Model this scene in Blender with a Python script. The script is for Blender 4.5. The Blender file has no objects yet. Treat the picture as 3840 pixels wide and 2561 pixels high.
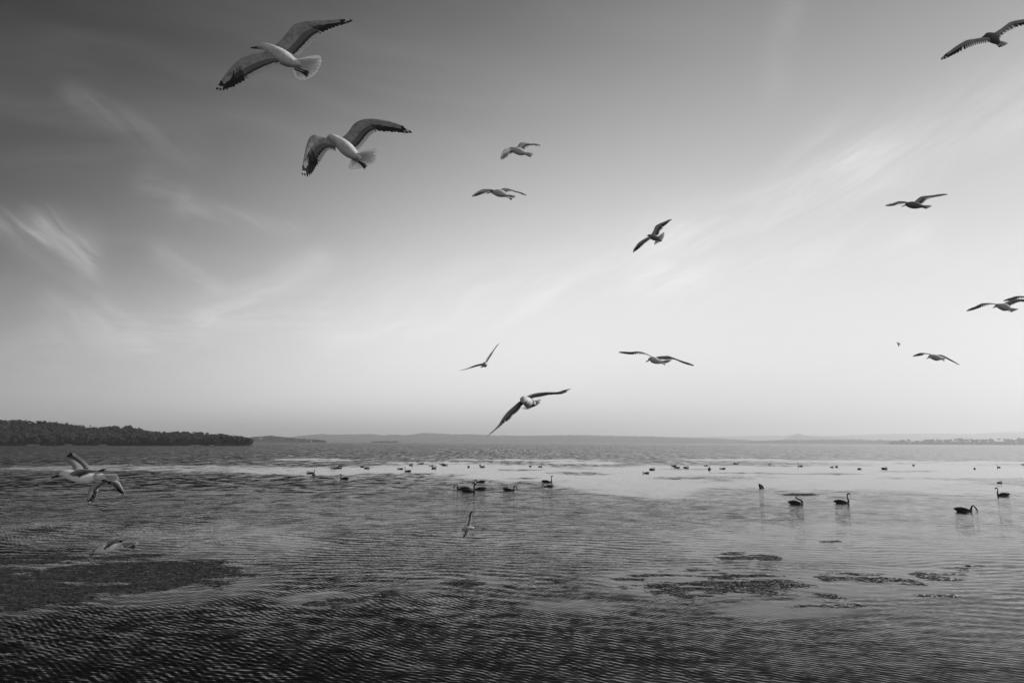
import bpy, math, random
import numpy as np
from mathutils import Matrix, Vector

S = bpy.context.scene
COL = S.collection
rnd = random.Random(7)
npr = np.random.default_rng(7)

# ------------------------------------------------------------------ camera
EYE = 4.0                       # eye height above the lake, standing on a jetty
PITCH, ROLL, LENS = 8.38, 0.25, 24.0
cam = bpy.data.cameras.new('camera')
cam_ob = bpy.data.objects.new('camera', cam)
COL.objects.link(cam_ob)
cam.sensor_width = 36.0
cam.lens = LENS
cam.clip_start = 0.1
cam.clip_end = 90000.0
CM = (Matrix.Translation((0, 0, EYE)) @ Matrix.Rotation(math.radians(90 + PITCH), 4, 'X')
      @ Matrix.Rotation(math.radians(ROLL), 4, 'Z'))
cam_ob.matrix_world = CM
S.camera = cam_ob
FPX = 3840 * LENS / 36.0
R3 = np.array(CM.to_3x3())
C0 = np.array([0.0, 0.0, EYE])


def ray(px, py):
    """unit direction of a point of the 3840 x 2561 frame"""
    d = R3 @ np.array([(px - 1920.0) / FPX, -(py - 1280.5) / FPX, -1.0])
    return d / np.linalg.norm(d)


def ground(px, py, z=0.0):
    d = ray(px, py)
    return C0 + d * ((z - EYE) / d[2])


def project(P):
    q = (np.asarray(P) - C0) @ R3
    return 1920 + FPX * q[..., 0] / -q[..., 2], 1280.5 - FPX * q[..., 1] / -q[..., 2]


def azel(px, py):
    d = ray(px, py)
    return math.atan2(d[0], d[1]), math.asin(d[2])


# ------------------------------------------------------------------ node helper
class Nodes:
    def __init__(self, tree):
        self.t = tree
        tree.nodes.clear()

    def new(self, typ, **kw):
        n = self.t.nodes.new(typ)
        for k, v in kw.items():
            setattr(n, k, v)
        return n

    def put(self, sock, v):
        if isinstance(v, bpy.types.NodeSocket):
            self.t.links.new(v, sock)
        else:
            sock.default_value = v

    def m(self, op, a, b=None, c=None, clamp=False):
        n = self.new('ShaderNodeMath', operation=op, use_clamp=clamp)
        for i, v in enumerate((a, b, c)):
            if v is not None:
                self.put(n.inputs[i], v)
        return n.outputs[0]

    def add(self, *a):
        r = a[0]
        for x in a[1:]:
            r = self.m('ADD', r, x)
        return r

    def mul(self, *a):
        r = a[0]
        for x in a[1:]:
            r = self.m('MULTIPLY', r, x)
        return r

    def sub(self, a, b):
        return self.m('SUBTRACT', a, b)

    def xyz(self, v):
        n = self.new('ShaderNodeSeparateXYZ')
        self.put(n.inputs[0], v)
        return n.outputs

    def vec(self, x, y, z=0.0):
        n = self.new('ShaderNodeCombineXYZ')
        for i, v in enumerate((x, y, z)):
            self.put(n.inputs[i], v)
        return n.outputs[0]

    def noise(self, v, scale=1.0, detail=2.0, rough=0.5, dist=0.0, w=None, out=0):
        n = self.new('ShaderNodeTexNoise', noise_dimensions='3D')
        self.put(n.inputs['Vector'], v)
        self.put(n.inputs['Scale'], scale)
        self.put(n.inputs['Detail'], detail)
        self.put(n.inputs['Roughness'], rough)
        self.put(n.inputs['Distortion'], dist)
        return n.outputs[out]

    def smooth(self, v, a, b, lo=0.0, hi=1.0):
        n = self.new('ShaderNodeMapRange', interpolation_type='SMOOTHSTEP')
        self.put(n.inputs[0], v)
        for i, q in enumerate((a, b, lo, hi)):
            self.put(n.inputs[1 + i], q)
        return n.outputs[0]

    def lin(self, v, a, b, lo=0.0, hi=1.0):
        n = self.new('ShaderNodeMapRange', interpolation_type='LINEAR')
        self.put(n.inputs[0], v)
        for i, q in enumerate((a, b, lo, hi)):
            self.put(n.inputs[1 + i], q)
        return n.outputs[0]

    def grey(self, v):
        n = self.new('ShaderNodeCombineColor')
        for i in range(3):
            self.put(n.inputs[i], v)
        return n.outputs[0]


# ------------------------------------------------------------------ sky (black and white film through a red filter)
SUN_AZ, SUN_EL = math.radians(74), math.radians(28)
world = bpy.data.worlds.new('World')
S.world = world
world.use_nodes = True
N = Nodes(world.node_tree)
sky = N.new('ShaderNodeTexSky', sky_type='NISHITA', sun_disc=False)
sky.sun_elevation, sky.sun_rotation = SUN_EL, SUN_AZ
sky.air_density = 1.0
sky.dust_density = 1.0
sep = N.new('ShaderNodeSeparateColor')
N.put(sep.inputs[0], sky.outputs[0])
base = N.mul(N.m('POWER', N.m('MAXIMUM', sep.outputs[0], 0.01), 0.55), 1.9)     # the red record of the film, softened
tc = N.new('ShaderNodeTexCoord')
dx, dy, dz = N.xyz(tc.outputs['Generated'])
SKYFIT = (1.5825, -0.6411, -1.2910, -2.6127, -1.7885, 2.9861, -1.1754, -0.1958, 0.9751, -1.1273, -2.2480, 2.5431, 2.6099, -3.8074, 2.3829)
sunv = (math.sin(SUN_AZ) * math.cos(SUN_EL), math.cos(SUN_AZ) * math.cos(SUN_EL), math.sin(SUN_EL))
hz = N.m('EXPONENT', N.mul(N.m('MAXIMUM', dz, 0.0), -7.0))
sg = N.m('POWER', N.m('MAXIMUM', N.add(N.mul(dx, sunv[0]), N.mul(dy, sunv[1]), N.mul(dz, sunv[2])), 0.0), 6.0)
dxl = N.m('MINIMUM', N.m('MAXIMUM', dx, -0.61), 0.72)      # beyond the view the sky simply goes on
e = SKYFIT[0]
dzl = N.m('MINIMUM', dz, 0.60)
for k_, f_ in zip(SKYFIT[1:], (dxl, dzl, N.mul(dzl, dzl), N.mul(dxl, dxl), N.mul(dxl, dzl), hz, N.mul(hz, dxl), N.mul(hz, N.mul(dxl, dxl)), sg, N.mul(dzl, dzl, dzl), N.mul(dxl, dzl, dzl), N.mul(dxl, dxl, dxl), N.mul(dxl, dxl, dzl), N.mul(dxl, dxl, dxl, dzl))):
    e = N.add(N.mul(f_, k_), e)
base = N.mul(base, N.m('EXPONENT', e))
# cirrus: noise stretched into fibres on a high flat layer, and the drifts and wisps of the day
az = N.m('ARCTAN2', dx, dy)
el = N.m('ARCSINE', dz)
dzc = N.m('MAXIMUM', dz, 0.0)
inv = N.m('DIVIDE', 1.0, N.add(dzc, 0.12))
px_, py_ = N.mul(dx, inv), N.mul(dy, inv)
flat = N.vec(px_, py_)
warp = N.noise(flat, 0.9, 3.0, 0.55, out=1)
wx, wy, wz = N.xyz(warp)
ca, sa = math.cos(math.radians(28)), math.sin(math.radians(28))
fx = N.add(N.mul(px_, ca), N.mul(py_, sa), N.mul(N.sub(wx, 0.5), 0.9))
fy = N.add(N.mul(px_, -sa), N.mul(py_, ca), N.mul(N.sub(wy, 0.5), 0.9))
fib = N.noise(N.vec(N.mul(fx, 0.55), N.mul(fy, 2.6), 3.1), 1.5, 5.0, 0.58)
broad = N.noise(N.vec(N.mul(fx, 0.6), N.mul(fy, 1.0), 8.7), 0.8, 3.0, 0.5)
cir = N.mul(N.smooth(fib, 0.40, 0.78), N.smooth(broad, 0.38, 0.66))
cloud = N.mul(cir, 0.07)
waz = N.add(az, N.mul(N.sub(wx, 0.5), 0.10))
wel = N.add(el, N.mul(N.sub(wy, 0.5), 0.07))
fine = N.noise(N.vec(N.mul(fx, 1.2), N.mul(fy, 3.4), 1.7), 2.6, 5.0, 0.62)


def fibres(turn, along, across, seed):
    """cirrus fibres drawn out along one direction of the sky"""
    c, s_ = math.cos(math.radians(turn)), math.sin(math.radians(turn))
    u, v = N.add(N.mul(waz, c), N.mul(wel, s_)), N.add(N.mul(waz, -s_), N.mul(wel, c))
    return N.smooth(N.noise(N.vec(N.mul(u, along), N.mul(v, across), seed), 1.0, 4.0, 0.62, 0.4), 0.30, 0.74)


FIB = {'up': fibres(24, 7.0, 36.0, 2.2), 'down': fibres(-30, 8.0, 48.0, 6.6), 'none': N.smooth(fine, 0.30, 0.72)}


def drift(p0, p1, w0, amt, fineness=1.0, kind='none'):
    """a wisp of cirrus between two points of the sky (given by frame coordinates, kept as azimuth and elevation)"""
    (a0, e0), (a1, e1) = azel(p0[0] * 1.6333, p0[1] * 1.6333), azel(p1[0] * 1.6333, p1[1] * 1.6333)
    L = math.hypot(a1 - a0, e1 - e0)
    ca_, ce_ = (a1 - a0) / L, (e1 - e0) / L
    ua, ue = N.sub(waz, a0), N.sub(wel, e0)
    al = N.add(N.mul(ua, ca_), N.mul(ue, ce_))
    ac = N.add(N.mul(ua, -ce_), N.mul(ue, ca_))
    t = N.m('MULTIPLY', al, 1.0 / L, clamp=True)
    qa = N.sub(al, N.mul(t, L))
    d2 = N.add(N.mul(qa, qa), N.mul(ac, ac))
    w = math.radians(w0)
    g = N.m('EXPONENT', N.mul(d2, -1.0 / (w * w)))
    f = N.add(1.0 - fineness * 0.75, N.mul(FIB[kind], fineness * 1.35))
    return N.mul(g, f, amt * 1.3)


WISPS = [((-20, 508), (120, 532), 0.9, 0.065, 1.0, 'down'), ((110, 528), (205, 556), 1.2, 0.085, 0.7, 'down'), ((175, 545), (262, 700), 1.0, 0.075, 0.85, 'down'), ((80, 560), (190, 625), 1.3, 0.06, 1.0, 'down'),
         ((160, 232), (430, 350), 1.1, 0.03, 1.0, 'down'), ((335, 415), (410, 450), 1.2, 0.04, 1.0, 'none'), ((420, 465), (660, 528), 0.8, 0.07, 1.0, 'down'),
         ((385, 560), (510, 645), 0.9, 0.07, 1.0, 'down'), ((490, 725), (720, 610), 1.3, 0.10, 1.0, 'up'), ((120, 715), (330, 762), 1.2, 0.07, 1.0, 'down'),
         ((320, 765), (740, 712), 1.6, 0.08, 0.9, 'none'),
         ((1080, 700), (1560, 565), 2.3, 0.15, 0.9, 'up'), ((1540, 570), (1950, 385), 2.6, 0.18, 0.8, 'up'), ((1930, 390), (2420, 220), 3.0, 0.14, 0.7, 'up'),
         ((1480, 668), (2080, 530), 1.6, 0.15, 0.7, 'up'), ((760, 745), (1250, 690), 1.9, 0.12, 0.8, 'up'), ((900, 795), (2420, 765), 2.8, 0.07, 0.6, 'none'),
         ((1600, 700), (2420, 560), 2.2, 0.07, 0.8, 'up'), ((1850, -60), (1775, 215), 1.3, 0.035, 0.8, 'none'),
         ((-60, 800), (900, 735), 4.0, 0.085, 0.45, 'up'), ((900, 735), (1500, 600), 4.5, 0.085, 0.5, 'up')]
for p0, p1, w0, amt, fn, kd in WISPS:
    cloud = N.add(cloud, drift(p0, p1, w0, amt, fn, kd))
cloud = N.mul(cloud, N.smooth(dz, 0.005, 0.06))
lum = N.add(base, N.mul(cloud, N.sub(9.6, base)))
lum = N.m('MAXIMUM', lum, 0.0)
bg = N.new('ShaderNodeBackground')
N.put(bg.inputs[0], N.grey(lum))
bg.inputs[1].default_value = 0.1
wo = N.new('ShaderNodeOutputWorld')
N.put(wo.inputs[0], bg.outputs[0])
try:
    world.cycles.sampling_method = 'MANUAL'
    world.cycles.sample_map_resolution = 512
except Exception:
    pass

# ------------------------------------------------------------------ sun and film
sl = bpy.data.lights.new('sun', 'SUN')
sl.energy = 4.5
sl.angle = math.radians(0.55)
sl.color = (1.0, 1.0, 1.0)
sun = bpy.data.objects.new('sun', sl)
COL.objects.link(sun)
sd = Vector((math.sin(SUN_AZ) * math.cos(SUN_EL), math.cos(SUN_AZ) * math.cos(SUN_EL), math.sin(SUN_EL)))
sun.rotation_euler = (-sd).to_track_quat('-Z', 'Y').to_euler()
sun.location = (40, 30, 60)
vs = S.view_settings
vs.view_transform, vs.look, vs.exposure, vs.gamma = 'Standard', 'None', 0.0, 1.0
vs.use_curve_mapping = False
S.render.film_transparent = False
cy = S.cycles
cy.max_bounces, cy.diffuse_bounces, cy.glossy_bounces = 6, 2, 3
cy.transmission_bounces, cy.volume_bounces, cy.transparent_max_bounces = 4, 0, 8
cy.caustics_reflective = cy.caustics_refractive = False
cy.use_denoising = True


# ------------------------------------------------------------------ building helpers
def tag(o, label=None, cat=None, group=None, kind=None):
    for k, v in (('label', label), ('category', cat), ('group', group), ('kind', kind)):
        if v:
            o[k] = v
    return o


def empty(name, loc):
    o = bpy.data.objects.new(name, None)
    o.empty_display_size = 0.1
    o.location = loc
    COL.objects.link(o)
    return o


def mesh_ob(name, V, F, mats, parent=None, fm=None, smooth=True, loc=None):
    me = bpy.data.meshes.new(name)
    if isinstance(V, np.ndarray):
        V = V.tolist()
    me.from_pydata(V, [], F)
    for mt in (mats if isinstance(mats, (list, tuple)) else [mats]):
        me.materials.append(mt)
    if fm is not None:
        me.polygons.foreach_set('material_index', np.asarray(fm, dtype=np.int32))
    if smooth:
        me.polygons.foreach_set('use_smooth', np.ones(len(F), dtype=bool))
    me.update()
    o = bpy.data.objects.new(name, me)
    COL.objects.link(o)
    if parent is not None:
        o.parent = parent
    if loc is not None:
        o.location = loc
    return o


class Geo:
    """faces and vertices gathered for ONE part"""
    def __init__(self):
        self.V, self.F, self.M = [], [], []

    def put(self, V, F, mi=0):
        k = len(self.V)
        self.V += [tuple(map(float, v)) for v in V]
        self.F += [tuple(i + k for i in f) for f in F]
        self.M += (list(mi) if isinstance(mi, (list, tuple)) else [mi] * len(F))

    def ob(self, name, mats, parent=None, smooth=True, loc=None):
        return mesh_ob(name, self.V, self.F, mats, parent, self.M, smooth, loc)


def material(name, grey=0.5, rough=0.6, vary=0.0, scale=20.0, transl=0.0, spec=0.3, stretch=None):
    mt = bpy.data.materials.new(name)
    mt.use_nodes = True
    n = Nodes(mt.node_tree)
    out = n.new('ShaderNodeOutputMaterial')
    p = n.new('ShaderNodeBsdfPrincipled')
    p.inputs['Roughness'].default_value = rough
    p.inputs['Specular IOR Level'].default_value = spec
    if vary:
        t = n.new('ShaderNodeTexCoord')
        v = t.outputs['Object']
        if stretch:
            mp = n.new('ShaderNodeMapping')
            n.put(mp.inputs[0], v)
            mp.inputs['Scale'].default_value = stretch
            v = mp.outputs[0]
        f = n.noise(v, scale, 3.0, 0.6)
        g = n.lin(f, 0.25, 0.75, grey * (1 - vary), grey * (1 + vary))
        col = n.grey(g)
    else:
        col = (grey, grey, grey, 1.0)
    n.put(p.inputs['Base Color'], col)
    sh = p.outputs[0]
    if transl:
        tr = n.new('ShaderNodeBsdfTranslucent')
        n.put(tr.inputs[0], col)
        mx = n.new('ShaderNodeMixShader')
        mx.inputs[0].default_value = transl
        n.put(mx.inputs[1], sh)
        n.put(mx.inputs[2], tr.outputs[0])
        sh = mx.outputs[0]
    n.put(out.inputs[0], sh)
    return mt


def catmull(P, n):
    """n points along a smooth curve through P"""
    P = np.asarray(P, float)
    k = len(P)
    t = np.concatenate([[0], np.cumsum(np.linalg.norm(np.diff(P[:, :3], axis=0), axis=1))])
    t /= t[-1]
    out = []
    for s in np.linspace(0, 1, n):
        i = min(max(np.searchsorted(t, s, side='right') - 1, 0), k - 2)
        u = (s - t[i]) / (t[i + 1] - t[i] + 1e-12)
        a, b = P[i], P[i + 1]
        ma = (P[i + 1] - P[i - 1]) / (t[i + 1] - t[i - 1]) if i > 0 else (b - a) / (t[i + 1] - t[i])
        mb = (P[i + 2] - P[i]) / (t[i + 2] - t[i]) if i < k - 2 else (b - a) / (t[i + 1] - t[i])
        h = t[i + 1] - t[i]
        out.append((2 * u**3 - 3 * u**2 + 1) * a + (u**3 - 2 * u**2 + u) * h * ma + (-2 * u**3 + 3 * u**2) * b + (u**3 - u**2) * h * mb)
    return np.array(out)


def tube(P, rad, seg=12, up=(0, 0, 1), flat=None):
    """closed tube through points P; rad = radius or (half width, half height) per point"""
    P = np.asarray(P, float)
    n = len(P)
    T = np.gradient(P, axis=0)
    T /= np.linalg.norm(T, axis=1)[:, None] + 1e-12
    up = np.asarray(up, float)
    V, F = [], []
    side = None
    for i in range(n):
        s = np.cross(T[i], up)
        if np.linalg.norm(s) < 0.15 and side is not None:
            s = side - T[i] * np.dot(side, T[i])
        s /= np.linalg.norm(s) + 1e-12
        if side is not None and np.dot(s, side) < 0:
            s = -s
        side = s
        b = np.cross(s, T[i])
        r = rad[i]
        rw, rh = (r, r) if np.isscalar(r) else r
        for j in range(seg):
            a = 2 * math.pi * j / seg
            V.append(P[i] + s * rw * math.cos(a) + b * rh * math.sin(a))
    for i in range(n - 1):
        for j in range(seg):
            k = (j + 1) % seg
            F.append((i * seg + j, i * seg + k, (i + 1) * seg + k, (i + 1) * seg + j))
    V.append(P[0] - T[0] * (rad[0] if np.isscalar(rad[0]) else max(rad[0])) * 0.5)
    V.append(P[-1] + T[-1] * (rad[-1] if np.isscalar(rad[-1]) else max(rad[-1])) * 0.5)
    a, b = len(V) - 2, len(V) - 1
    for j in range(seg):
        k = (j + 1) % seg
        F.append((a, k, j))
        F.append((b, (n - 1) * seg + j, (n - 1) * seg + k))
    return V, F


def in_poly(px, py, poly):
    poly = np.asarray(poly, float)
    inside = np.zeros(np.shape(px), bool)
    j = len(poly) - 1
    for i in range(len(poly)):
        xi, yi = poly[i]
        xj, yj = poly[j]
        c = ((yi > py) != (yj > py)) & (px < (xj - xi) * (py - yi) / (yj - yi + 1e-12) + xi)
        inside ^= c
        j = i
    return inside


def vnoise(x, y, seed=0):
    """smooth value noise for arrays"""
    x, y = np.asarray(x, float), np.asarray(y, float)
    xi, yi = np.floor(x).astype(np.int64), np.floor(y).astype(np.int64)
    fx, fy = x - xi, y - yi
    fx, fy = fx * fx * (3 - 2 * fx), fy * fy * (3 - 2 * fy)

    def h(a, b):
        k = (a * 374761393 + b * 668265263 + seed * 974634777) & 0xFFFFFFFF
        k = ((k ^ (k >> 13)) * 1274126177) & 0xFFFFFFFF
        return ((k ^ (k >> 16)) & 0xFFFF) / 65535.0
    return (h(xi, yi) * (1 - fx) + h(xi + 1, yi) * fx) * (1 - fy) + (h(xi, yi + 1) * (1 - fx) + h(xi + 1, yi + 1) * fx) * fy


def fbm(x, y, seed=0, oct=4):
    s, a, t = 0.0, 1.0, 0.0
    for i in range(oct):
        s = s + a * vnoise(np.asarray(x) * 2**i, np.asarray(y) * 2**i, seed + i * 17)
        t += a
        a *= 0.5
    return s / t


# ------------------------------------------------------------------ lake
# calm lanes and slicks, traced on the water from the frame (2351-wide coordinates): centre, half sizes, strength
SLICKS = [(300, 1075, 420, 9, .72), (760, 1082, 300, 12, .85), (1080, 1078, 260, 13, 1.0), (1330, 1092, 330, 16, 1.0), (1500, 1115, 260, 18, .9),
          (1700, 1080, 420, 14, 1.0), (2100, 1085, 420, 22, 1.0), (1950, 1110, 330, 18, .9), (1330, 1062, 110, 4, .8),
          (1000, 1063, 150, 2.5, .9), (1220, 1056, 200, 2.2, .9), (720, 1055, 120, 2.0, .8), (1700, 1056, 130, 3, .9), (1960, 1060, 200, 4, .9), (2250, 1062, 160, 4, .8),
          (1480, 1133, 120, 9, .8), (2200, 1122, 220, 12, .7),
          (480, 1250, 340, 56, .72), (120, 1225, 260, 34, .55), (1950, 1250, 480, 52, .66), (1720, 1225, 280, 28, .5), (2150, 1180, 330, 28, .35),
          (300, 1340, 420, 62, .9), (40, 1400, 160, 25, .8), (760, 1380, 130, 24, .9), (930, 1357, 130, 14, .7), (1070, 1340, 110, 18, .7),
          (1560, 1335, 240, 42, .85), (1780, 1392, 190, 24, .9), (1980, 1335, 260, 40, .8), (1330, 1395, 110, 20, .75), (2200, 1340, 150, 34, .6),
          (1720, 1276, 180, 16, .7), (2300, 1540, 130, 30, .35), (150, 1460, 200, 30, .25)]
ROUGHS = [(450, 1110, 520, 18, .5), (1000, 1130, 380, 26, .3), (1650, 1108, 150, 8, .35), (1400, 1190, 500, 40, .25)]

HOLES = [(400, 1087, 70, 1.6, .9), (520, 1086, 60, 1.5, .8), (1195, 1079, 50, 1.6, .9), (1310, 1085, 70, 2.2, .9), (1345, 1089, 60, 1.8, .9), (1580, 1077, 60, 1.6, .8), (1720, 1086, 90, 2.0, .8),
         (1890, 1088, 110, 2.2, .8), (2080, 1082, 90, 1.5, .8), (2260, 1100, 120, 3, .7), (1560, 1097, 80, 3, .7), (1200, 1098, 60, 2, .7), (1800, 1070, 80, 1.2, .8), (2100, 1098, 90, 2, .7)]


def soft_ellipses(lst, u, v):
    m = np.zeros(u.shape)
    for cx, cy_, rx, ry, s in lst:
        q = ((u - cx) / rx) ** 2 + ((v - cy_) / ry) ** 2
        m = np.maximum(m, s * np.clip((1.35 - q) / 0.9, 0, 1))
    return m


def build_water():
    ths = np.radians(np.linspace(-64, 64, 420))
    rs = np.concatenate([[2.0, 5.0, 7.5], np.exp(np.linspace(math.log(9.0), math.log(400.0), 420)),
                         np.exp(np.linspace(math.log(430.0), math.log(19000.0), 40))])
    T, Rr = np.meshgrid(ths, rs)
    X, Y = Rr * np.sin(T), Rr * np.cos(T)
    P = np.stack([X, Y, np.zeros_like(X)], -1)
    u, v = project(P)
    u, v = u / 1.6333, v / 1.6333
    wob = (fbm(X / 6 + 3, Y / 9, 5, 4) - 0.5)
    wob2 = (fbm(X / 1.5 + 3, Y / 3, 9, 4) - 0.5)
    depth = np.clip((v - 1014) / 100.0, 0.02, 6)
    uu = u + wob * 120
    vv = v + (wob * 16 + wob2 * 10) * np.minimum(depth, 1.2)
    calm = soft_ellipses(SLICKS, uu, vv)
    holes = soft_ellipses(HOLES, u + wob2 * 60, v + wob2 * 5 * np.minimum(depth, 1.2))
    calm = calm * (1 - holes)
    rough = soft_ellipses(ROUGHS, uu, vv)
    # the breeze is strongest at the left and dies towards the lee at the right
    rough = rough + np.clip(0.28 - 0.92 * (np.arctan2(X, Y) / 0.64 + 1) / 2, -0.6, 0.3)
    n, m = X.shape
    idx = np.arange(n * m).reshape(n, m)
    F = np.stack([idx[:-1, :-1], idx[:-1, 1:], idx[1:, 1:], idx[1:, :-1]], -1).reshape(-1, 4)
    me = bpy.data.meshes.new('lake_water')
    me.vertices.add(n * m)
    me.vertices.foreach_set('co', P.reshape(-1))
    me.loops.add(F.size)
    me.loops.foreach_set('vertex_index', F[:, ::-1].reshape(-1).astype(np.int32))
    me.polygons.add(len(F))
    me.polygons.foreach_set('loop_start', np.arange(0, F.size, 4, dtype=np.int32))
    me.update(calc_edges=True)
    for nm, arr in (('calm', calm), ('gust', rough)):
        a = me.attributes.new(nm, 'FLOAT', 'POINT')
        a.data.foreach_set('value', arr.reshape(-1).astype(np.float32))
    o = bpy.data.objects.new('lake_water', me)
    COL.objects.link(o)
    tag(o, 'wind rippled lake water with smooth pale slicks', None, None, 'structure')
    me.materials.append(water_material())
    return o


def water_material():
    mt = bpy.data.materials.new('lake_water')
    mt.use_nodes = True
    n = Nodes(mt.node_tree)
    geo = n.new('ShaderNodeNewGeometry')
    x, y, z = n.xyz(geo.outputs['Position'])

    def attr(nm):
        a = n.new('ShaderNodeAttribute', attribute_name=nm)
        return a.outputs['Fac']
    calm, gust = attr('calm'), attr('gust')
    # slow wandering of the wind over the lake bends every ripple train
    pos = n.vec(x, y, 0.0)
    wv = n.noise(pos, 0.11, 2.0, 0.5, out=1)
    w1, w2, w3 = n.xyz(wv)
    wf = n.noise(pos, 0.7, 2.0, 0.5, out=1)
    f1, f2, f3 = n.xyz(wf)

    def field(ang, lam, crest, seed, detail=1.0, warp=2.5, fwarp=0.12, rough=0.5):
        """height pattern of one train of ripples (0..1): short across, long along the crest"""
        c, s = math.cos(math.radians(ang)), math.sin(math.radians(ang))
        u = n.add(n.mul(x, c), n.mul(y, s), n.mul(n.sub(w1, 0.5), warp), n.mul(n.sub(f1, 0.5), fwarp))
        v = n.add(n.mul(x, -s), n.mul(y, c), n.mul(n.sub(w2, 0.5), warp), n.mul(n.sub(f2, 0.5), fwarp))
        return n.noise(n.vec(n.mul(u, 1.0 / crest), n.mul(v, 1.0 / lam), seed), 1.0, detail, rough)

    def mid(q):
        return n.mul(n.sub(q, 0.5), 2.0)

    def crest(q, k=6.5):
        return n.m('POWER', n.m('MAXIMUM', n.sub(1.0, n.mul(n.m('ABSOLUTE', n.sub(q, 0.5)), k)), 0.0), 1.4)
    TAU = 2 * math.pi

    def train(ang, lam, seed, wander, breakup):
        """one regular train of small waves: wandering phase, crests that come and go. Returns sharp crest, sine and the slope direction"""
        c, s = math.cos(math.radians(ang)), math.sin(math.radians(ang))
        u = n.add(n.mul(x, c), n.mul(y, s))
        v = n.add(n.mul(x, -s), n.mul(y, c))
        pa = n.noise(n.vec(n.mul(u, 0.55), n.mul(v, 0.8), seed), 1.0, 2.0, 0.5)
        ph = n.add(n.mul(v, 1.0 / lam), n.mul(n.sub(w2, 0.5), wander * 6.0), n.mul(n.sub(pa, 0.5), wander))
        q = n.m('SINE', n.mul(ph, TAU))
        a = n.noise(n.vec(n.mul(u, 1.0 / breakup), n.mul(v, 1.0 / (lam * 4.5)), seed + 3.3), 1.0, 2.0, 0.5)
        a = n.smooth(a, 0.30, 0.66, 0.12, 1.25)
        cr = n.m('POWER', n.add(n.mul(q, 0.5), 0.5), 3.2)
        return n.mul(cr, a), n.mul(q, a), -s, c
    r = n.m('SQRT', n.add(n.mul(x, x), n.mul(y, y)))
    farw = n.smooth(r, 30.0, 110.0)
    fine_w = n.smooth(r, 16.0, 45.0, 1.0, 0.35)
    T1 = train(-24, 0.155, 1.3, 2.4, 0.5)
    T2 = train(-46, 0.13, 5.7, 2.2, 0.40)
    T3 = train(-2, 0.10, 9.1, 2.0, 0.34)
    M1 = train(-14, 0.62, 13.9, 1.1, 2.2)
    M2 = train(12, 0.48, 15.3, 1.1, 1.5)
    midw = n.mul(n.smooth(r, 11.5, 27.0), n.smooth(r, 45.0, 90.0, 1.0, 0.0))
    qa = field(-16, 0.17, 0.55, 21.3)
    qb = field(9, 0.075, 0.30, 4.9)
    qd = field(-8, 0.55, 1.5, 12.2, 2.0, warp=6.0)
    s2 = mid(field(70, 0.22, 0.20, 17.1))
    s3 = mid(field(80, 1.6, 1.2, 37.1, 4.0, rough=0.9))
    far = mid(field(-4, 2.6, 1.5, 22.4, 5.0, warp=8.0, rough=0.9))
    far2 = mid(field(2, 14.0, 6.0, 31.0, 3.0, warp=20.0, rough=0.7))
    grain = mid(n.noise(n.vec(n.mul(x, 0.9), n.mul(y, 1.0 / 14.0), 41.0), 1.0, 2.0, 0.7))
    grain2 = mid(n.noise(n.vec(n.mul(x, 0.30), n.mul(y, 1.0 / 70.0), 47.0), 1.0, 2.0, 0.7))
    patch = n.smooth(n.noise(n.vec(n.mul(x, 0.10), n.mul(y, 0.07), 5.0), 1.0, 3.0, 0.55), 0.3, 0.7, 0.84, 1.10)
    patch = n.add(n.mul(patch, n.smooth(r, 60.0, 160.0, 1.0, 0.0)), n.smooth(r, 60.0, 160.0, 0.0, 0.92))
    qe = field(-3, 1.5, 2.0, 51.0, 1.0, warp=8.0, fwarp=0.5)
    rag = n.noise(n.vec(n.mul(x, 0.5), n.mul(y, 0.28), 9.0), 1.0, 4.0, 0.65)
    calm2 = n.smooth(n.add(calm, n.mul(n.sub(rag, 0.5), 0.9)), 0.10, 1.0)
    calm2 = n.mul(calm2, n.smooth(calm, 0.0, 0.25))
    amp = n.mul(n.sub(1.0, n.mul(calm2, n.lin(farw, 0.0, 1.0, 0.80, 0.93))), patch, n.add(1.0, n.mul(gust, n.smooth(r, 14.0, 32.0, 0.6, 1.0))))
    # windward backs are long and gentle, lee faces short and steep: the slopes are skewed towards the shore
    near = n.add(n.mul(T1[0], 0.115), n.mul(T2[0], 0.10), n.mul(T3[0], 0.09), n.mul(T1[1], 0.05), n.mul(T2[1], 0.05), n.mul(T3[1], 0.04),
                 n.mul(mid(qa), 0.15), n.mul(mid(qb), 0.13), n.mul(mid(qd), 0.10), n.mul(mid(qe), n.smooth(r, 18.0, 40.0, 0.0, 0.22)), n.smooth(r, 11.0, 22.0, -0.235, -0.19))
    away = n.add(n.mul(mid(qa), 0.34), n.mul(mid(qd), 0.46), n.mul(mid(qe), 0.46), n.mul(far, 0.18), n.mul(grain, 0.30), n.mul(grain2, 0.16), n.smooth(r, 90.0, 200.0, -0.17, -0.23))
    swell = n.mul(n.add(n.mul(M1[0], 0.22), n.mul(M2[0], 0.16), n.mul(M1[1], 0.05), n.mul(M2[1], 0.05), -0.045), midw)
    sy = n.add(n.mul(n.add(n.mul(near, n.sub(1.0, farw)), n.mul(away, farw)), amp), n.mul(swell, n.add(n.mul(amp, 0.65), n.mul(n.sub(1.0, calm2), 0.22))))
    sx = n.mul(n.add(n.mul(s2, 0.16), n.mul(s3, 0.20), n.mul(T1[1], 0.05), n.mul(T2[1], 0.06)), amp)
    nv = n.new('ShaderNodeVectorMath', operation='NORMALIZE')
    n.put(nv.inputs[0], n.vec(sx, sy, 1.0))
    p = n.new('ShaderNodeBsdfPrincipled')
    p.inputs['Base Color'].default_value = (0.004, 0.004, 0.004, 1)
    n.put(p.inputs['Roughness'], n.add(0.03, n.mul(amp, 0.05)))
    p.inputs['IOR'].default_value = 1.33
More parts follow.
